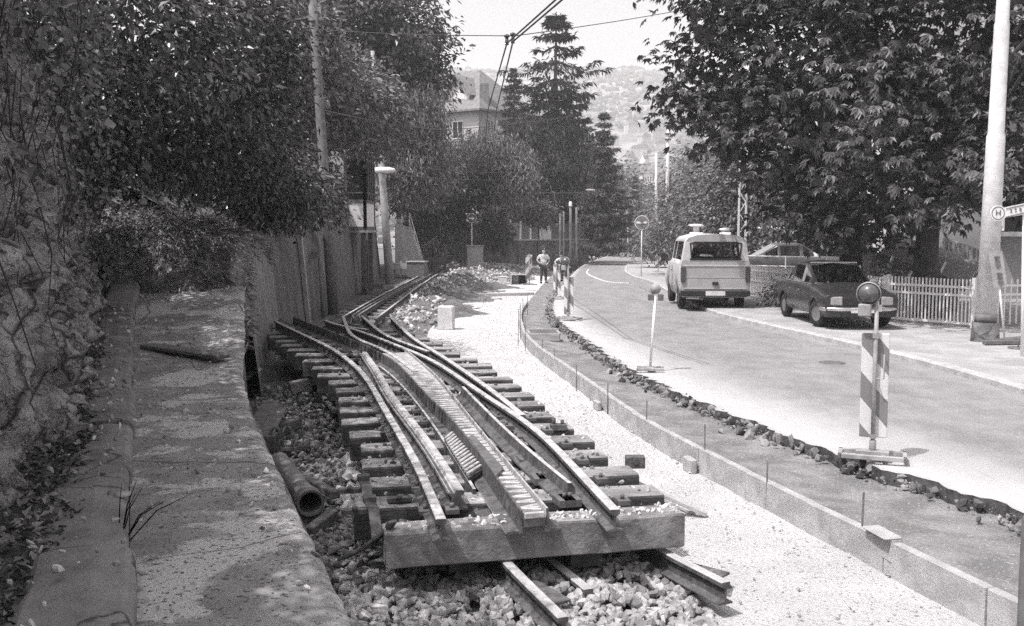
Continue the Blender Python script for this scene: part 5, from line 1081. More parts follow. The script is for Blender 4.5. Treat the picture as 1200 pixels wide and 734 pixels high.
# ================================================================ vehicles
def vehicle_body(t, ST_, glass, paint, pick=None, cap_rear=None, cap_front=None, roofm=None, roofj=99, rearm=None):
    """ST_: stations (y, half ring [(x,z)...] bottom to roof centre). glass: set of (i,j) cells; every glass patch becomes a pane"""
    K = len(ST_[0][1]); mb = MB(); gl = {}
    def P(i, j, s): y, r = ST_[i]; x, z = r[j][:2]; dy = r[j][2] if len(r[j]) > 2 else 0; return V3((s*x, y+dy, z))
    for s in (-1, 1):
        for i in range(len(ST_)-1):
            for j in range(K-1):
                q = [P(i, j, s), P(i, j+1, s), P(i+1, j+1, s), P(i+1, j, s)]; key = glass.get((i, j))
                if key: gl.setdefault((key, s if not key.startswith('c') else 0), []).append(q)
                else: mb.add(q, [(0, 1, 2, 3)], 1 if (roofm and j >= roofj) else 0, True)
    for i, cm in ((0, cap_rear), (len(ST_)-1, cap_front)):
        for j in range(K-1):
            q = [P(i, j, -1), P(i, j+1, -1), P(i, j+1, 1), P(i, j, 1)]
            if cm and j in cm:
                f = cm[j]; a0, a1, a2, a3 = q; l0, l1 = a0.lerp(a3, f), a1.lerp(a2, f); r0, r1 = a0.lerp(a3, 1-f), a1.lerp(a2, 1-f)
                mb.add([a0, a1, l1, l0], [(0, 1, 2, 3)]); mb.add([r0, r1, a2, a3], [(0, 1, 2, 3)]); gl.setdefault(('cap%d' % i, 0), []).append([l0, l1, r1, r0])
            else: mb.add(q, [(0, 1, 2, 3)], 2 if (rearm and i == 0) else 0, False)
    o = mb.build('body', [paint, roofm or paint, rearm or paint], t, fix=False); bm = bmesh.new(); bm.from_mesh(o.data); bmesh.ops.remove_doubles(bm, verts=bm.verts, dist=.0005); bmesh.ops.recalc_face_normals(bm, faces=bm.faces); bm.to_mesh(o.data); bm.free()
    sd = o.modifiers.new('thick', 'SOLIDIFY'); sd.thickness = .03; sd.offset = -1
    for (k, s), qs in gl.items():
        g = MB()
        for q in qs: g.add(q, [(0, 1, 2, 3)], 0, True)
        g.build('window', 'carglass', t, fix=True)
    return o
def arch(y, z0, centres, r=.36, zc=.30):
    for c in centres:
        d = abs(y-c)
        if d < r+1e-4: return max(z0, zc+math.sqrt(max(0, r*r-d*d)))
    return z0
def arch_stations(cs, r=.36): return sorted({round(c+f*r, 4) for c in cs for f in (-1.02, -1, -.92, -.7, -.35, 0, .35, .7, .92, 1, 1.02)})
def wheel(t, x, y, r, w_, steer=0.0):
    s = 1 if x > 0 else -1; o = MB(); rot = Matrix.Rotation(steer, 3, 'Z'); mbt = MB(); mbt.lathe([(r*.62, -w_/2), (r*.9, -w_/2), (r, -w_*.32), (r, w_*.32), (r*.9, w_/2), (r*.62, w_/2)], (0, 0, 0), 28, axis='X')
    mbh = MB(); mbh.lathe([(0, w_*.30*s), (r*.18, w_*.40*s), (r*.30, w_*.30*s), (r*.5, w_*.36*s), (r*.62, w_*.46*s), (r*.64, w_*.3*s)], (0, 0, 0), 28, axis='X'); mbh.lathe([(r*.63, -w_*.4), (0, -w_*.2)], (0, 0, 0), 20, axis='X')
    for mm in (mbt, mbh): mm.v = [tuple(rot @ V3(v)+V3((x, y, r))) for v in mm.v]
    wo = mbt.build('wheel', 'rubber', t, fix=True); mbh.build('hub', 'hub', wo); return wo
# ---- van, seen from behind; y = 0 at the rear, forward +y
p0 = G(838, 366, 0); vx = (p0.x, p0.y+.05, zg(p0.y)+.035)
van = thing('parked_van', 'pale boxy delivery van with white roof vents, seen from behind at the kerb', 'van', vx, -.06); L_ = 4.3
cs = [.95, 3.55]; ys = sorted(set([0, .06, .25, 1.6, 1.7, 2.45, 2.55, 3.05, 3.35, 3.8, 4.1, 4.3]+[y for y in arch_stations(cs, .40)])); STV = []
def vring(y):
    z0 = arch(y, .36, cs, .40, .32); k = 1.0 if y > .05 else .985
    if y <= 3.05: b_, zr = 1, 2.02
    else: b_ = 0
    if y <= 2.58: top = [(.945, 1.22), (.90, 1.36), (.82, 1.86), (.74, 1.97), (.50, 2.04), (0, 2.07)]
    elif y <= 3.36: u = (y-2.55)/.8; top = [(.945, 1.22), (.90-.03*u, 1.36-.12*u), (.82, 1.86-.55*u), (.74, 1.97-.62*u), (.5, 2.04-.66*u), (0, 2.07-.66*u)]
    else: u = (y-3.35)/.95; d_ = .35*u*u; top = [(.93-.05*u, 1.16-d_), (.86-.05*u, 1.22-d_), (.78-.05*u, 1.28-d_), (.65, 1.33-d_), (.4, 1.37-d_), (0, 1.39-d_)]
    return [(.86*k, z0), (.93*k, max(.62, z0+.03)), (.955*k, max(.95, z0+.06))]+[(x*k, z) for x, z in top]
STV = [(y, vring(y)) for y in ys]; gl = {}
for i, y in enumerate(ys[:-1]):
    if .25 <= y < 1.6: gl[(i, 4)] = 'side'
    if 1.7 <= y < 2.45: gl[(i, 4)] = 'door'
    if 2.55 <= y < 3.3: 
        for j in (5, 6, 7): gl[(i, j)] = 'cfront'
        if y < 3.1: gl[(i, 4)] = 'quarter'
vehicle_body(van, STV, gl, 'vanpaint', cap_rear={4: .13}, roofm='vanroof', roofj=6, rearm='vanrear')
for x in (-.80, .80): wheel(van, x, .95, .33, .19); wheel(van, x, 3.55, .33, .19)
mb = MB(); mb.box((0, -.02, .47), (1.86, .12, .15)); mb.build('bumper', 'black', van, bevel=.02)
mb = MB(); mb.box((.0, -.086, .475), (.52, .012, .12)); mb.build('number_plate', 'concpale', van)
for x in (-.86, .86): mb = MB(); mb.box((x, -.025, .98), (.12, .05, .42)); mb.build('tail_light', 'taillight', van, bevel=.015)
mb = MB(); mb.box((0, -.035, .74), (.16, .05, .08)); mb.build('handle', 'black', van, bevel=.008)
mb = MB(); mb.box((0, -.008, 1.215), (1.70, .02, .03)); mb.box((0, -.008, .60), (1.66, .02, .02)); mb.box((0, -.004, .9), (1.7, .012, .012)); mb.build('door_seam', 'vanpaint', van)
mb = MB()
for x0, x1, z0, z1 in ((-.69, .69, 1.375, 1.41), (-.66, .66, 1.80, 1.84)): mb.box(((x0+x1)/2, -.006, (z0+z1)/2), (x1-x0, .02, z1-z0))
for x, rz_ in ((-.66, .12), (.66, -.12)): mb.box((x, -.006, 1.61), (.035, .02, .44), ry=-rz_*.8)
mb.build('window_seal', 'black', van)
for x, y, h, sc in ((-.42, .9, .16, 1.0), (.36, .75, .05, .8)):
    mb = MB(); mb.box((x, y, 2.07), (.34*sc, .34, .08)); mb.build('vent_base', 'vanroof', van, bevel=.02); mb = MB(); mb.box((x, y, 2.11+h/2), (.16, .16, h)); mb.build('vent_neck', 'vanpaint', van, bevel=.01); mb = MB(); mb.lathe([(.10, 0), (.22*sc, .02), (.22*sc, .045), (.08, .07), (0, .07)], (x, y, 2.11+h), 16); mb.build('vent_cap', 'vanroof', van)
mb = MB(); mb.beam((-.92, 2.7, 1.3), (-1.13, 2.75, 1.32), .03, .03); mb.box((-1.15, 2.75, 1.38), (.13, .05, .24)); mb.build('mirror', 'black', van, bevel=.01)
mb = MB(); mb.box((0, 2.3, .95), (1.5, .18, .9)); mb.box((0, 2.15, .7), (1.5, .5, .12)); mb.box((-.42, 2.33, 1.5), (.3, .12, .26)); mb.build('seat', 'interior', van, bevel=.04)
mb = MB(); mb.box((0, 2.1, .40), (1.7, 4.2, .04)); mb.box((0, 1.5, .33), (.5, 2.9, .12)); mb.cyl((-.75, .95, .33), (.75, .95, .33), .05); mb.build('floor_pan', 'black', van)
mb = MB(); mb.tube([(-.35, -.05, .33), (-.35, .5, .33)], .03, 8); mb.build('exhaust', 'steel', van); mb = MB(); mb.box((-.955, 2.0, .72), (.01, .012, .9)); mb.box((-.955, 2.95, .72), (.01, .012, .8)); mb.box((-.965, 2.1, 1.02), (.02, .14, .03)); mb.build('door_trim', 'black', van)
# ---- four-door saloon; y = 0 at the rear, forward +y
def saloon(name, label, loc, rz, paint, simple=False):
    t = thing(name, label, 'car', loc, rz); L_ = 4.15; cs = [.80, 3.40]
    ys = sorted(set([0, .04, .18, .55, .78, 1.30, 1.42, 2.10, 2.2, 2.62, 2.72, 2.95, 3.3, 3.8, 4.02, 4.12, 4.15]+arch_stations(cs, .345)))
    def ring(y):
        z0 = arch(y, .27, cs, .345, .29); e = 1.0
        if y < .2: e = .93+.07*min(1, y/.2)
        if y > 3.9: e = 1-.05*((y-3.9)/.25)**2
        lo = [(.74*e, z0), (.80*e, max(.46, z0+.02)), (.805*e, max(.66, z0+.05))]
        if y < .55: u = y/.55; top = [(.76*e, .83), (.70, .87+.01*u), (.6, .885+.015*u), (.4, .90+.015*u), (0, .91+.015*u)]
        elif y < 1.3: u = (y-.55)/.75; top = [(.76, .86), (.71-.02*u, .90+.02*u), (.6, .90+.38*u), (.52, .915+.43*u), (0, .925+.46*u)]
        elif y <= 2.15: u = (y-1.3)/.85; k = math.sin(math.pi*u)*.02; top = [(.76, .86), (.69, .92), (.60, 1.29+k), (.52, 1.355+k), (0, 1.395+k)]
        elif y <= 2.95: u = (y-2.15)/.8; top = [(.76, .86), (.69, .92-.01*u), (.60+.03*u, 1.29-.38*u), (.52+.04*u, 1.355-.43*u), (0, 1.395-.44*u)]
        else: u = (y-2.95)/1.2; d_ = .16*u**1.6; top = [(.76-.03*u, .84-d_*.7), (.66-.02*u, .90-d_), (.58-.02*u, .905-d_), (.5, .915-d_), (0, .945-d_*1.15)]
        return lo+top
    S_ = [(y, ring(y)) for y in ys]; gl = {}
    for i, y in enumerate(ys[:-1]):
        if .70 <= y < 1.30: gl[(i, 6)] = 'crear'
        if 1.0 <= y < 1.30: pass
        if .78 <= y < 1.30: gl[(i, 4)] = 'rearquarter'
        if 1.42 <= y < 2.10: gl[(i, 4)] = 'reardoor'
        if 2.2 <= y < 2.62: gl[(i, 4)] = 'frontdoor'
        if 2.2 <= y < 2.9: gl[(i, 6)] = 'cfront'
    vehicle_body(t, S_, gl, paint)
    for x in (-.67, .67): wheel(t, x, .80, .29, .165); wheel(t, x, 3.40, .29, .165, .28)
    if not simple:
        mb = MB(); mb.tube(smooth_path([(-.79, 3.8, .44), (-.76, 4.10, .44), (-.5, 4.21, .44), (.5, 4.21, .44), (.76, 4.10, .44), (.79, 3.8, .44)], .15), .045, 8); mb.build('bumper', 'chrome', t)
        mb = MB(); mb.box((0, 4.155, .60), (.78, .03, .17)); mb.build('grille', 'black', t, bevel=.01)
        for x in (-.57, .57): mb = MB(); mb.box((x, 4.135, .61), (.33, .05, .19), rz=-.12*(1 if x > 0 else -1)); mb.build('headlight', 'headlight', t, bevel=.025, seg=2)
        mb = MB(); mb.box((0, 4.255, .42), (.5, .012, .11)); mb.build('number_plate', 'concpale', t)
        for x in (-1, 1):
            mb = MB(); mb.beam((x*.698, 2.18, .935), (x*.605, 2.18, 1.30), .03, .03, up=V3((0, 1, 0))); mb.beam((x*.71, .8, .915), (x*.705, 2.9, .91), .02, .02); mb.build('window_trim', 'chrome', t)
            mb = MB(); mb.box((x*.815, 1.55, .75), (.02, .14, .025)); mb.box((x*.815, 2.3, .75), (.02, .14, .025)); mb.build('door_handle', 'chrome', t)
        mb = MB(); mb.beam((-.64, 2.93, .925), (.64, 2.93, .925), .02, .025); mb.beam((-.53, 2.2, 1.36), (.53, 2.2, 1.36), .02, .03); mb.build('windscreen_trim', 'chrome', t)
        mb = MB(); mb.box((-.76, 2.62, .98), (.14, .05, .09)); mb.build('mirror', 'chrome', t, bevel=.01)
    mb = MB()
    for x in (-.34, .34): mb.box((x, 1.75, .75), (.5, .14, .62), rx=-.15); mb.box((x, 1.78, 1.12), (.26, .1, .18))
    mb.box((0, .95, .75), (1.2, .14, .5), rx=-.2); mb.box((0, 2.0, .45), (1.3, .5, .14)); mb.box((0, 2.75, .82), (1.25, .25, .12)); mb.build('seat', 'interior', t, bevel=.03)
    mb = MB(); mb.lathe([(.17, -.012), (.185, 0), (.17, .012), (.155, 0), (.17, -.012)], (-.34, 2.42, .88), 18, axis='Y'); mb.build('steering_wheel', 'black', t)
    mb = MB(); mb.box((0, 2.05, .27), (1.36, 3.9, .03)); mb.build('floor_pan', 'black', t); return t
pr, pf = G(918, 371, .1), G(961, 385, .1); dr = (pf-pr).normalized(); ang = math.atan2(dr.y, dr.x)-math.pi/2; rt = V3((dr.y, -dr.x, 0))
org = pr-dr*.80-rt*.75
saloon('parked_saloon', 'dark shiny saloon car parked nose-on under the chestnut', V3((org.x, org.y, .103)), ang, 'carpaint')
c = D(950, 300, 34); saloon('parked_saloon', 'dark saloon car seen broadside behind the pipe railing, only its top showing', V3((c.x+.9, 34.6, .38)), R(90)+.12, 'carpaint2', True)
c = D(782, 340, 36); saloon('parked_car', 'light car mostly hidden in front of the van', V3((c.x+.9, 34.2, zg(34)+.03)), -.05, 'carpale', True)
# ================================================================ people
def person(label, loc, rz, J, R_, edges, shirt_from, H=1.75):
    pass
def worker(label, loc, rz, pose, s=1.0):
    t = thing('person', label, 'person', loc, rz); J = pose
    def skin(name, chain, m, lv=2):
        me = bpy.data.meshes.new(name); names = []; ed = []; rad = {}
        for ch in chain:
            for a_, b_ in zip(ch, ch[1:]): ed.append((a_, b_))
            for n_ in ch:
                if n_ not in names: names.append(n_)
        me.from_pydata([tuple(V3(J[n_][:3])*s) for n_ in names], [(names.index(a_), names.index(b_)) for a_, b_ in ed], []); o = bpy.data.objects.new(name, me); COL.objects.link(o); o.parent = t
        sk = o.modifiers.new('skin', 'SKIN'); sk.use_smooth_shade = True; sl_ = me.skin_vertices[0].data
        for i, n_ in enumerate(names): r_ = J[n_][3]*s; sl_[i].radius = (r_*(J[n_][4] if len(J[n_]) > 4 else 1), r_)
        sl_[0].use_root = True; sb = o.modifiers.new('sub', 'SUBSURF'); sb.levels = sb.render_levels = lv; me.materials.append(M[m]); return o
    J['neck'] = J.get('neck'); body = skin('body', [('pelvis', 'waist', 'chest', 'neck', 'jaw', 'head', 'crownpt'), ('chest', 'shoulder_l', 'elbow_l', 'wrist_l', 'palm_l', 'finger_l'), ('chest', 'shoulder_r', 'elbow_r', 'wrist_r', 'palm_r', 'finger_r'), ('palm_l', 'thumb_l'), ('palm_r', 'thumb_r'), ('pelvis', 'hip_l', 'knee_l', 'ankle_l', 'toe_l'), ('pelvis', 'hip_r', 'knee_r', 'ankle_r', 'toe_r')], 'skin')
    for sd in 'lr':
        for k in range(3):
            w_, f_ = V3(J['palm_'+sd][:3]), V3(J['finger_'+sd][:3]); d_ = (f_-w_).normalized(); sx = d_.cross(V3((0, 1, .2))).normalized()*(k-1)*.022
            for nm, q_ in (('a', w_+sx*.7), ('b', w_+sx+d_*.05), ('c', w_+sx*1.1+d_*.09)): J['f%s%d%s' % (sd, k, nm)] = (*q_, .010)
    def grown(a_, k): return (*J[a_][:3], J[a_][3]*k)
    J2 = dict(J)
    for n_, k in (('pelvis', 1.12), ('hip_l', 1.18), ('hip_r', 1.18), ('knee_l', 1.25), ('knee_r', 1.25), ('ankle_l', 1.55), ('ankle_r', 1.55)): J2[n_] = (*J[n_][:3], J[n_][3]*k)+tuple(J[n_][4:])
    J3 = J; J = J2; skin('trousers', [('pelvis', 'hip_l', 'knee_l', 'ankle_l'), ('pelvis', 'hip_r', 'knee_r', 'ankle_r')], 'trousers')
    J2 = dict(J3)
    for n_, k in (('waist', 1.14), ('chest', 1.12), ('shoulder_l', 1.2), ('shoulder_r', 1.2)): J2[n_] = (*J3[n_][:3], J3[n_][3]*k)+tuple(J3[n_][4:])
    for sd in 'lr': a_, b_ = V3(J3['shoulder_'+sd][:3]), V3(J3['elbow_'+sd][:3]); J2['slv_'+sd] = (*a_.lerp(b_, .75), .068)
    J2['hem'] = (J3['pelvis'][0], J3['pelvis'][1], J3['pelvis'][2]+.06, J3['pelvis'][3]*1.12, 1.3); J = J2
    skin('shirt', [('hem', 'waist', 'chest'), ('chest', 'shoulder_l', 'slv_l'), ('chest', 'shoulder_r', 'slv_r')], 'shirt')
    J = J3; hx = V3(J['head'][:3]); mb = MB(); mb.lathe([(.0, .085), (.06, .075), (.095, .03), (.102, -.02), (.09, -.06)], hx+V3((0, -.012, .035)), 14); o = mb.build('hair', 'hair', t); 
    for sx in (-.035, .035): e_ = MB(); e_.lathe([(0, -.012), (.012, 0), (0, .012)], hx+V3((sx, .088, 0)), 8); e_.build('eye', 'black', t)
    e_ = MB(); e_.tube([hx+V3((0, .085, .02)), hx+V3((0, .118, -.03)), hx+V3((0, .088, -.04))], [.010, .018, .010], 6); e_.build('nose', 'skin', t)
    for n_ in ('toe_l', 'toe_r'): a_, k_ = V3(J[n_][:3]), V3(J['ankle_'+n_[-1]][:3]); mb = MB(); mb.tube([V3((k_.x, k_.y-.06, .045)), V3((k_.x, k_.y+.03, .055)), V3((a_.x, a_.y, .04)), V3((a_.x, a_.y+.05, .03))], [.045, .055, .05, .02], 10); mb.build('shoe', 'black', t)
    return t
base_pose = dict(pelvis=(0, 0, .94, .125, 1.25), waist=(0, -.01, 1.10, .115, 1.25), chest=(0, -.01, 1.34, .125, 1.4), neck=(0, 0, 1.50, .052), jaw=(0, .03, 1.575, .062), head=(0, .02, 1.645, .092), crownpt=(0, .0, 1.71, .07),
    shoulder_l=(-.20, -.01, 1.42, .062), elbow_l=(-.33, -.06, 1.17, .044), wrist_l=(-.20, .06, 1.02, .030), palm_l=(-.16, .09, .99, .034), finger_l=(-.11, .11, .95, .02), thumb_l=(-.14, .13, 1.0, .014),
    shoulder_r=(.20, -.01, 1.42, .062), elbow_r=(.36, -.03, 1.18, .044), wrist_r=(.22, .05, 1.05, .030), palm_r=(.18, .08, 1.03, .034), finger_r=(.13, .1, .99, .02), thumb_r=(.16, .12, 1.05, .014),
    hip_l=(-.10, 0, .88, .095), knee_l=(-.11, .02, .49, .062), ankle_l=(-.12, -.01, .10, .043), toe_l=(-.13, .13, .05, .04), hip_r=(.10, 0, .88, .095), knee_r=(.12, .02, .49, .062), ankle_r=(.13, -.01, .10, .043), toe_r=(.15, .13, .05, .04))
p = G(637, 333, -.1); worker('workman in light shirt and dark trousers standing with hands on hips', V3((p.x, p.y, zg(p.y)-.07)), R(195), dict(base_pose), D(637, 293, p.y).z-p.z if False else (40*p.y/FPX)/1.75)
po = dict(base_pose); po.update(pelvis=(0, -.12, .88, .125, 1.25), waist=(0, .02, 1.02, .115, 1.25), chest=(0, .2, 1.2, .125, 1.4), neck=(0, .30, 1.32, .052), jaw=(0, .36, 1.37, .062), head=(0, .38, 1.43, .092), crownpt=(0, .36, 1.49, .07), shoulder_l=(-.2, .23, 1.25, .062), elbow_l=(-.38, .35, 1.08, .044), wrist_l=(-.3, .5, .9, .03), palm_l=(-.29, .54, .87, .034), finger_l=(-.28, .57, .82, .02), thumb_l=(-.25, .56, .87, .014), shoulder_r=(.2, .23, 1.25, .062), elbow_r=(.36, .4, 1.1, .044), wrist_r=(.25, .55, .95, .03), palm_r=(.23, .59, .92, .034), finger_r=(.21, .62, .87, .02), thumb_r=(.2, .6, .93, .014), hip_l=(-.1, -.1, .83, .095), hip_r=(.1, -.1, .83, .095))
p = G(659, 334, -.1); p2 = V3((p.x+.25, p.y+3.2, 0)); worker('second workman in light shirt bending forward behind the striped boards', V3((p2.x, p2.y, zg(p2.y)-.07)), R(150), po, (40*p.y/FPX)/1.75)
# ================================================================ small things of the far work site
p = G(602, 334, -.2); t = thing('crate', 'open pale box with dark inside on the far white gravel', 'box', V3((p.x+.25, p.y, zg(p.y)-.2)), .1); mb = MB(); w_, h_, d_ = .78, .5, .5
for c, sz in (((0, 0, .02), (w_, d_, .04)), ((0, 0, h_), (w_, d_, .04)), ((-w_/2, 0, h_/2), (.04, d_, h_)), ((w_/2, 0, h_/2), (.04, d_, h_)), ((0, d_/2, h_/2), (w_, .04, h_))): mb.box(c, sz)
mb.build('case', 'plank', t, bevel=.006); mb = MB(); mb.box((.2, d_/2-.03, h_/2), (w_*.5, .01, h_-.06)); mb.build('inside', 'black', t)  # black panel puts the shade inside the open box into colour
p = G(594, 333, -.2); t = thing('crate', 'small closed pale box left of the open box on the gravel', 'box', V3((p.x-.2, p.y, zg(p.y)-.2)), .0); mb = MB(); mb.box((0, 0, .2), (.42, .35, .32)); mb.box((0, 0, .37), (.45, .38, .03)); mb.build('case', 'concpale', t, bevel=.01)
timber('timber_beam', 'long grey timber laid across the far end of the white gravel', 'timber', G(549, 347, -.16), G(625, 345, -.16), .2, .16, 'plank')
timber('timber_beam', 'thin board on the gravel just behind the long timber', 'timber', G(565, 342, -.18), G(592, 341, -.18), .12, .05, 'plank')
p = G(523, 386, -.2); t = thing('concrete_block', 'upright pale concrete block at the foot of the rubble bank', 'concrete block', p, -.1); mb = MB(); mb.box((0, 0, .28), (.38, .28, .58)); mb.build('block', 'concpale', t, bevel=.025)
for (a_, b_), l in zip([((555, 311), (625, 303)), ((548, 307), (612, 300)), ((590, 306), (640, 299)), ((520, 305), (560, 301))], ['nearest dark pipe of the low heap by the far rubble', 'second dark pipe of the low heap by the far rubble', 'dark pipe lying towards the panel fence at the back', 'pipe length lying below the wooden posts']):
    A_, B_ = G(*a_, .05), G(*b_, .05); dl = (B_-A_); B_ = A_+dl*min(1, 9/dl.length); t = thing('long_pipe', l, 'pipe', A_); mb = MB(); mb.tube(smooth_path([A_, A_.lerp(B_, .5)+V3((.15, .3, .04)), B_], 1.0), .16, 10); mb.build('tube', 'steel', t, world=True)
p = G(514, 306, 0); timber('concrete_beam', 'pale concrete post lying by the wooden posts', 'concrete beam', p+V3((-.8, 0, .1)), p+V3((1.0, -.4, .1)), .3, .26, 'concpale')
rgg = np.random.default_rng(99); PP = scatter(900, [(500, 312), (700, 304), (735, 297), (690, 293), (500, 299)], 0, rgg, 1, lambda x, y: zg(y)-.15); o = stones('far_debris', PP, rgg.uniform(.05, .32, len(PP)), 'stone', rgg, tone=(.2, 1.3)); tag(o, kind='stuff')
# ================================================================ signal cabin, stairs, boxes, walls at left
y = 42.0; c0 = D(428, 268, y); s = y/FPX; t = thing('signal_cabin', 'small half-timbered signal cabin on posts beside the retaining wall', 'cabin', V3((c0.x, y, zg(y)-.1)), 0)
rot = Matrix.Rotation(.62, 3, 'Z'); wd, dp = 19*s/math.cos(.62)*.95, 1.55; zb, zs, zr = D(428, 268, y).z-t.location.z, D(428, 236, y).z-t.location.z, D(428, 186, y).z-t.location.z
def Lc(x, yy, z): q_ = rot @ V3((x, yy, 0)); return V3((q_.x, q_.y, z))   # x<0: front face towards left, yy>0: right face going back
rot = Matrix.Rotation(.02, 3, 'Z')
for (x0, y0, x1, y1) in ((-wd, 0, 0, 0), (0, 0, 0, dp*2.0)):
    n_ = 1 if y0 == y1 else 2; a_, b_ = V3((x0, y0, 0)), V3((x1, y1, 0))
    for k in range(n_):
        p_, q_ = a_.lerp(b_, k/n_), a_.lerp(b_, (k+1)/n_); mb = MB(); mb.beam(Lc(p_.x, p_.y, (zb+zs)/2), Lc(q_.x, q_.y, (zb+zs)/2), .04, zs-zb); mb.build('infill_panel', 'white', t)
        mb = MB(); mb.beam(Lc(p_.x, p_.y, (zs+zr)/2), Lc(q_.x, q_.y, (zs+zr)/2), .02, zr-zs); mb.build('window', 'darkglass', t)
    mb = MB()
    for z, hh in ((zb, .16), (zs, .14), (zr, .16), (zs+(zr-zs)*.2, .05)): mb.beam(Lc(x0, y0, z), Lc(x1, y1, z), .10, hh)
    m_ = 1 if n_ == 1 else 4
    for k in range(m_+1): p_ = a_.lerp(b_, k/m_); mb.beam(Lc(p_.x, p_.y, zb if k in (0, m_) else zs), Lc(p_.x, p_.y, zr), .13, .13)
    if n_ == 1: pass
    mb.build('timber_frame', 'plankdark', t)
mb = MB(); mb.beam(Lc(-wd*.5, -.05, zb-.12), Lc(-wd*.5, dp*2, zb-.12), wd+.3, .10); mb.build('floor_slab', 'conc', t)
mb = MB(); mb.beam(Lc(-wd*.5, -.3, zr+.15), Lc(-wd*.5, dp*2+.2, zr+.15), wd+.6, .12); mb.build('roof', 'rooftile', t)
for (x_, yy) in ((-.1, .15), (-.1, 2.6), (-wd+.2, .15)): mb = MB(); q_ = Lc(x_, yy, 0); mb.beam(q_+V3((0, 0, -.3)), q_+V3((0, 0, zb-.1)), .2, .2, up=V3((0, 1, 0))); mb.build('support_post', 'plankdark', t)
mb = MB(); mb.beam(Lc(0, .5, .1), Lc(.0, .2, zb-.5), .14, .14); mb.box(Lc(.3, 0, .12), (.9, .5, .2)); mb.build('brace', 'plankdark', t)
y = 60; p = D(485, 303, y); s = y/FPX; t = thing('concrete_stairs', 'steep concrete stair buttress with thin handrail below the trees', 'stairs', V3((p.x, y, zg(y)-.1)))
prof = [(-22*s, 0), (13*s, 0), (-6*s, 55*s), (-22*s, 60*s)]; mb = MB(); mb.prism(prof, 0, 2.2, 'Y'); mb.build('flank', 'conc', t); mb = MB()
P = [V3((13*s-.1, .15, .2+.6)), V3((-5*s, .15, 55*s+.9)), V3((-14*s, .15, 55*s+.9))]; mb.tube(P, .035, 6)
for k in range(4): q_ = P[0].lerp(P[1], k/3); mb.cyl(q_-V3((0, 0, .95)), q_, .035, n=6)
mb.cyl(P[2]-V3((0, 0, 1)), P[2], .035, n=6); mb.tube([q_-V3((0, 0, .45)) for q_ in P], .025, 6); mb.build('handrail', 'galv', t)
y = 56; p = D(489, 306, y); s = y/FPX; t = thing('utility_cabinet', 'grey metal cabinet with lid standing at the foot of the stairs', 'cabinet', V3((p.x, y, zg(y)-.1)), -.2); mb = MB(); mb.box((0, 0, .42), (1.0, .7, .85)); mb.build('case', 'steel', t, bevel=.02); mb = MB(); mb.box((0, 0, .88), (1.12, .8, .07)); mb.build('lid', 'steelpale', t, bevel=.015)
p = D(470, 306, 57); t = thing('low_fence', 'low pale plank barrier beside the grey cabinet', 'fence', V3((p.x, 57, zg(57)-.1))); mb = MB(); mb.box((0, 0, .62), (1.1, .05, .36)); mb.build('board', 'conc', t)
for x in (-.5, .0, .5): mb = MB(); mb.box((x, .05, .42), (.08, .08, .95)); mb.build('post', 'conc', t)
p = D(508, 304, 64); t = thing('stone_urn', 'dark rounded stone urn with pale plant beside the cabinet', 'planter', V3((p.x, 64, zg(64)-.1))); mb = MB(); mb.lathe([(.25, 0), (.3, .3), (.5, .7), (.55, 1.0), (.4, 1.05), (0, 1.0)], (0, 0, 0), 14); mb.build('bowl', 'stonewall', t); crown('foliage', [(p.x, 64, zg(64)+1.4, .6, .5, .5)], 40, 20, .2, 'leafpale', t, np.random.default_rng(4), .2)
y = 67; p = D(557, 304, y); s = y/FPX
t = thing('control_box', 'pale square box standing under the arrow sign', 'cabinet', V3((p.x, y, zg(y)-.1))); mb = MB(); mb.box((0, 0, .85), (1.05, .7, 1.7)); mb.build('case', 'conc', t, bevel=.02); mb = MB(); mb.box((0, 0, 1.73), (1.15, .8, .08)); mb.build('lid', 'conc', t); mb = MB(); mb.box((.1, -.36, .9), (.7, .02, 1.2)); mb.build('door', 'slab', t)
# stone walls closing the street on the left bend
def wall_run(name, label, A_, B_, z0, h, th, m, cap=True):
    t = thing(name, label, 'wall', A_); mb = MB(); A_, B_ = Vector(A_), Vector(B_); n_ = 30; d = (B_-A_).normalized(); nr = V3((d.y, -d.x, 0)); rows = []
    for i in range(n_+1):
        p_ = A_.lerp(B_, i/n_); rows.append([p_+V3((0, 0, z0+h*j/8))+nr*(.06*nz(p_.x*2, p_.y*2, j*.7)) for j in range(9)]+[p_-nr*th+V3((0, 0, z0+h)), p_-nr*th+V3((0, 0, z0))])
    mb.sheet(rows, smooth=False); mb.build('masonry', m, t)
    for v in t.children[0].data.vertices: v.co -= t.location
    if cap: mb = MB(); mb.beam(A_+V3((0, 0, z0+h+.06))-nr*th*.5, B_+V3((0, 0, z0+h+.06))-nr*th*.5, th+.15, .13); mb.build('coping', 'conc', t, world=True)
    return t
A1, A2 = D(470, 300, 76), D(588, 300, 82); wall_run('stone_wall', 'dark rough stone wall behind the wooden posts and arrow sign', V3((A1.x, 76, 0)), V3((A2.x, 82, 0)), -1.2, 3.9, .5, 'stonewall')
B1, B2 = D(586, 300, 82), D(690, 300, 86); wall_run('stone_wall', 'weathered grey wall carrying the panel fence behind the workmen', V3((B1.x, 82, 0)), V3((B2.x, 86, 0)), -1.2, 2.55, .4, 'stonewall')
t = thing('panel_fence', 'fence of wooden panels between concrete posts on top of the grey wall', 'fence', V3((B1.x, 82.2, 1.4))); a_, b_ = V3((B1.x, 82.25, 0)), V3((B2.x, 86.25, 0))
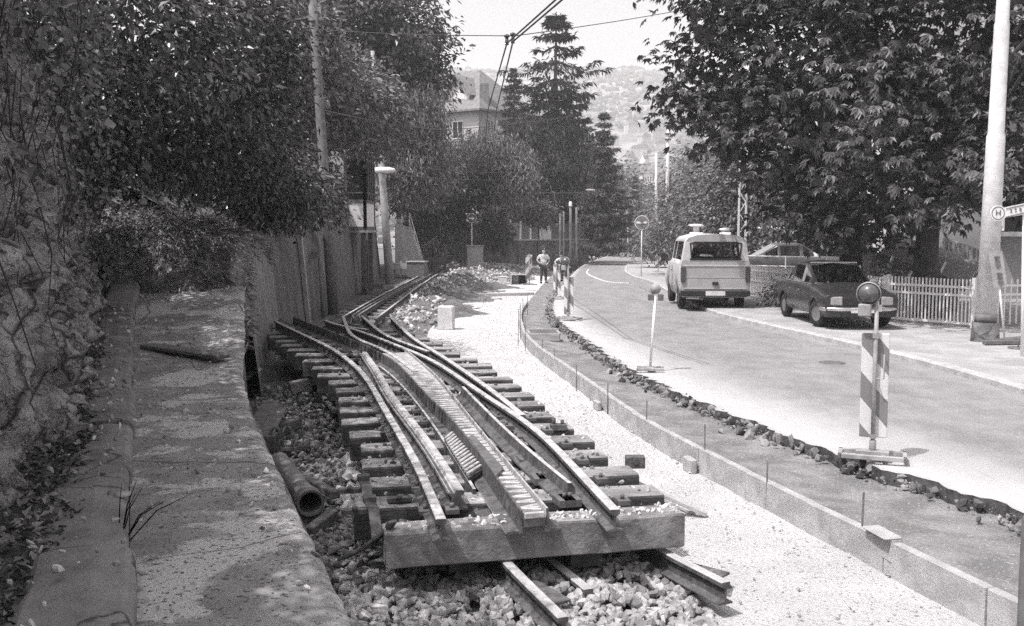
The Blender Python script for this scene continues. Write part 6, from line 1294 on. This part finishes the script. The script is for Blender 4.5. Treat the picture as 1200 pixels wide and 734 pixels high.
for k in range(9):
    p_, q_ = a_.lerp(b_, k/9), a_.lerp(b_, (k+1)/9); o = MB(); o.beam(p_+V3((0, 0, 2.15)), q_+V3((0, 0, 2.15)), .06, 1.35); o = o.build('panel', 'concpale' if k == 4 else 'woodpost', t, world=True)
    if k == 4: tag(o, 'one bright pale panel')
for k in range(10): p_ = a_.lerp(b_, k/9); mb = MB(); mb.box(p_+V3((0, -.06, 2.2)), (.16, .16, 1.75)); mb.build('post', 'conc', t, world=True)
# ================================================================ house on the slope, left
y = 100; c = D(561, 128, y); t = thing('villa', 'old villa with big tiled hip roof among the trees left of the spruce', 'house', V3((c.x, y, zg(y)))); ze = c.z-t.location.z; d1 = Matrix.Rotation(R(145), 3, 'Z') @ V3((1, 0, 0)); d2 = Matrix.Rotation(R(48), 3, 'Z') @ V3((1, 0, 0)); L1, L2 = 11.0, 3.7
def Hq(u, v, z): q_ = d1*u+d2*v; return V3((q_.x, q_.y, z))
mb = MB(); mb.add([Hq(u, v, z) for z in (0, ze) for u, v in ((0, 0), (L1, 0), (L1, L2+4), (0, L2+4))][:8], [(0, 1, 5, 4), (1, 2, 6, 5), (2, 3, 7, 6), (3, 0, 4, 7)]); mb.build('wall', 'villawall', t)
o_ = .7; e_ = [Hq(-o_, -o_, ze), Hq(L1+o_, -o_, ze), Hq(L1+o_, L2+4+o_, ze), Hq(-o_, L2+4+o_, ze)]; vm = (L2+4)/2; r0, r1 = Hq(3.2, vm, ze+4.6), Hq(L1-3, vm, ze+4.6); mb = MB(); mb.add(e_+[r0, r1]+[p_-V3((0, 0, .18)) for p_ in e_], [(0, 1, 5, 4), (1, 2, 5), (2, 3, 4, 5), (3, 0, 4), (0, 6, 7, 1), (3, 9, 6, 0), (9, 8, 7, 6)]); mb.build('roof', 'rooftile', t)
for u, v0 in ((2.6, 0), (6.5, 0)):
    mb = MB(); mb.beam(Hq(u-.6, -.03, ze-1.9), Hq(u+.6, -.03, ze-1.9), .06, 1.7); w0 = mb.build('window', 'darkglass', t); mb = MB(); [mb.beam(Hq(u-.65, -.06, z_), Hq(u+.65, -.06, z_), .06, .1) for z_ in (ze-1.05, ze-2.75)]; [mb.beam(Hq(u_, -.06, ze-2.75), Hq(u_, -.06, ze-1.05), .08, .08) for u_ in (u-.65, u, u+.65)]; mb.build('frame', 'white', w0)
mb = MB(); mb.beam(Hq(-.03, 1.2, ze-1.9), Hq(-.03, 2.0, ze-1.9), .06, 1.9); w0 = mb.build('window', 'darkglass', t); mb = MB(); [mb.beam(Hq(-.06, 1.15, z_), Hq(-.06, 2.05, z_), .06, .08) for z_ in (ze-.95, ze-2.85)]; [mb.beam(Hq(-.06, u_, ze-2.85), Hq(-.06, u_, ze-.95), .08, .08) for u_ in (1.15, 1.6, 2.05)]; mb.build('frame', 'white', w0)
mb = MB(); mb.beam(Hq(-.07, 2.15, ze-2.4), Hq(-.07, 3.3, ze-2.4), .08, 3.0); mb.build('shutter', 'white', t)
mb = MB(); q_ = Hq(.35, 1.2, ze+1.0); mb.box(q_+V3((0, 0, .4)), (.9, .9, 2.4)); mb.build('chimney', 'rooftile', t)
mb = MB(); a_ = [Hq(1.6, .5, ze+.6), Hq(4.4, .5, ze+.6), Hq(4.4, .5, ze+1.9), Hq(3.0, .5, ze+3.5), Hq(1.6, .5, ze+1.9)]; bk = [p_+d2*3 for p_ in a_]; mb.add(a_+bk, [(0, 1, 2, 3, 4), (0, 5, 6, 1), (1, 6, 7, 2), (4, 9, 5, 0)]); mb.build('gable_wall', 'plaster', t)
mb = MB(); x0 = d2*-.5; mb.add([a_[4]+x0-d1*.6-V3((0, 0, .4)), a_[3]+x0+V3((0, 0, .1)), bk[3]+V3((0, 0, .1)), bk[4]-d1*.6-V3((0, 0, .4)), a_[2]+x0+d1*.6-V3((0, 0, .4)), bk[2]+d1*.6-V3((0, 0, .4))], [(0, 1, 2, 3), (1, 4, 5, 2)]); o = mb.build('gable_roof', 'rooftile', t); sd = o.modifiers.new('t', 'SOLIDIFY'); sd.thickness = .25
# ================================================================ house and shed behind the fence, right
A_, B_, C_, D_ = D(1030, 296, 27), D(1132, 333, 25), D(1152, 309, 28.5), D(1058, 274, 31); t = thing('garden_shed', 'low shed with dark slatted roof behind the picket fence', 'shed', V3((A_.x, A_.y, 0)))
mb = MB(); n_ = 13
for i in range(n_):
    u0, u1 = i/n_, (i+.62)/n_; q = [A_.lerp(D_, u0)+V3((0, 0, .05)), B_.lerp(C_, u0)+V3((0, 0, .05)), B_.lerp(C_, u1)+V3((0, 0, -.01)), A_.lerp(D_, u1)+V3((0, 0, -.01))]
    mb.add(q+[p_-V3((0, 0, .06)) for p_ in q], [(0, 1, 2, 3), (7, 6, 5, 4), (0, 4, 5, 1), (1, 5, 6, 2), (2, 6, 7, 3), (3, 7, 4, 0)])
q = [p_-V3((0, 0, .09)) for p_ in (A_, B_, C_, D_)]; mb.add(q+[p_-V3((0, 0, .05)) for p_ in q], [(0, 1, 2, 3), (7, 6, 5, 4), (0, 4, 5, 1), (1, 5, 6, 2), (2, 6, 7, 3), (3, 7, 4, 0)], 1)  # black sheet below paints the shade in the gaps between slats
o = mb.build('roof', ['corrugated', 'black'], t, world=True)
mb = MB(); mb.beam(A_+V3((-.05, 0, -.1)), B_+V3((0, 0, -.1)), .06, .2); mb.build('fascia', 'plankdark', t, world=True)
mb = MB(); a_, b_ = A_+V3((.15, .25, -.05)), B_+V3((-.05, .25, -.05)); mb.add([V3((a_.x, a_.y, 0)), V3((b_.x, b_.y, 0)), b_, a_, V3((b_.x, b_.y+3.2, 0)), V3((b_.x, b_.y+3.2, 2.0)), V3((a_.x, a_.y+3.5, 0)), V3((a_.x, a_.y+3.5, 2.2))], [(0, 1, 2, 3), (1, 4, 5, 2), (0, 3, 7, 6)]); mb.build('wall', 'plastergrey', t, world=True)
for px0, py0, px1, py1 in ((1047, 300, 1041, 318), (1068, 318, 1060, 332), (1108, 307, 1100, 322)):
    mb = MB(); mb.beam(D(px0, py0, 24.4), D(px1, py1, 24.4), .06, .06, up=V3((0, 1, 0))); mb.build('strut', 'galv', t, world=True)
P0, P1 = D(1102, 290, 29.5), D(1150, 306, 29.0); t = thing('parapet_wall', 'ribbed concrete parapet sloping above the shed roof', 'wall', V3((P0.x, P0.y, 0))); mb = MB(); mb.beam(P0, P1, .15, .62); mb.build('parapet', 'conc', t, world=True); mb = MB()
for k in range(9): q_ = P0.lerp(P1, (k+.5)/9); mb.box(q_+V3((0, -.1, 0)), (.05, .06, .6))
mb.build('rib', 'conc', t, world=True)
y = 31; x0, x1 = D(1052, 280, y).x, D(1260, 280, y).x; t = thing('dwelling_house', 'plastered house with light side wall partly hidden behind chestnut trunk and lamp pole', 'house', V3((x0, y, 0)))
mb = MB(); xm = D(1106, 280, y).x; mb.box(((x0+xm)/2, y+2.5, 3.2), (xm-x0, 4, 6.4)); mb.build('side_wall', 'white', t, world=True); mb = MB(); mb.box(((xm+x1)/2, y+3, 3.6), (x1-xm, 6, 7.2)); mb.build('wall', 'plastergrey', t, world=True)
mb = MB(); q_ = D(1075, 268, y); mb.box((q_.x, y+.48, q_.z), (.34, .1, .42)); w0 = mb.build('window', 'darkglass', t, world=True); mb = MB(); mb.box((q_.x, y+.46, q_.z-.27), (.6, .14, .06)); mb.build('sill', 'conc', w0, world=True)
q_ = D(1190, 246, y); mb = MB(); mb.box((q_.x+.5, y-.04, q_.z), (1.9, .1, 1.3)); w0 = mb.build('window', 'darkglass', t, world=True); mb = MB(); mb.box((q_.x+.5, y-.3, q_.z-.75), (2.1, .7, .14)); mb.build('sill', 'conc', w0, world=True); mb = MB(); [mb.box((q_.x+.5+dx, y-.09, q_.z), (.08, .06, 1.3)) for dx in (-.92, 0, .92)]; mb.build('frame', 'white', w0, world=True)
mb = MB(); mb.box((q_.x-.62, y-.1, q_.z+.1), (.38, .08, 1.2)); mb.box((q_.x+1.65, y-.1, q_.z+.1), (.38, .08, 1.2)); mb.build('shutter', 'plaster', t, world=True)
mb = MB(); z_ = 7.2; mb.prism([(y-.6, z_), (y+6.6, z_), (y+3, z_+3)], x0-.5, x1+.5, 'X'); mb.build('roof', 'rooftile', t, world=True)
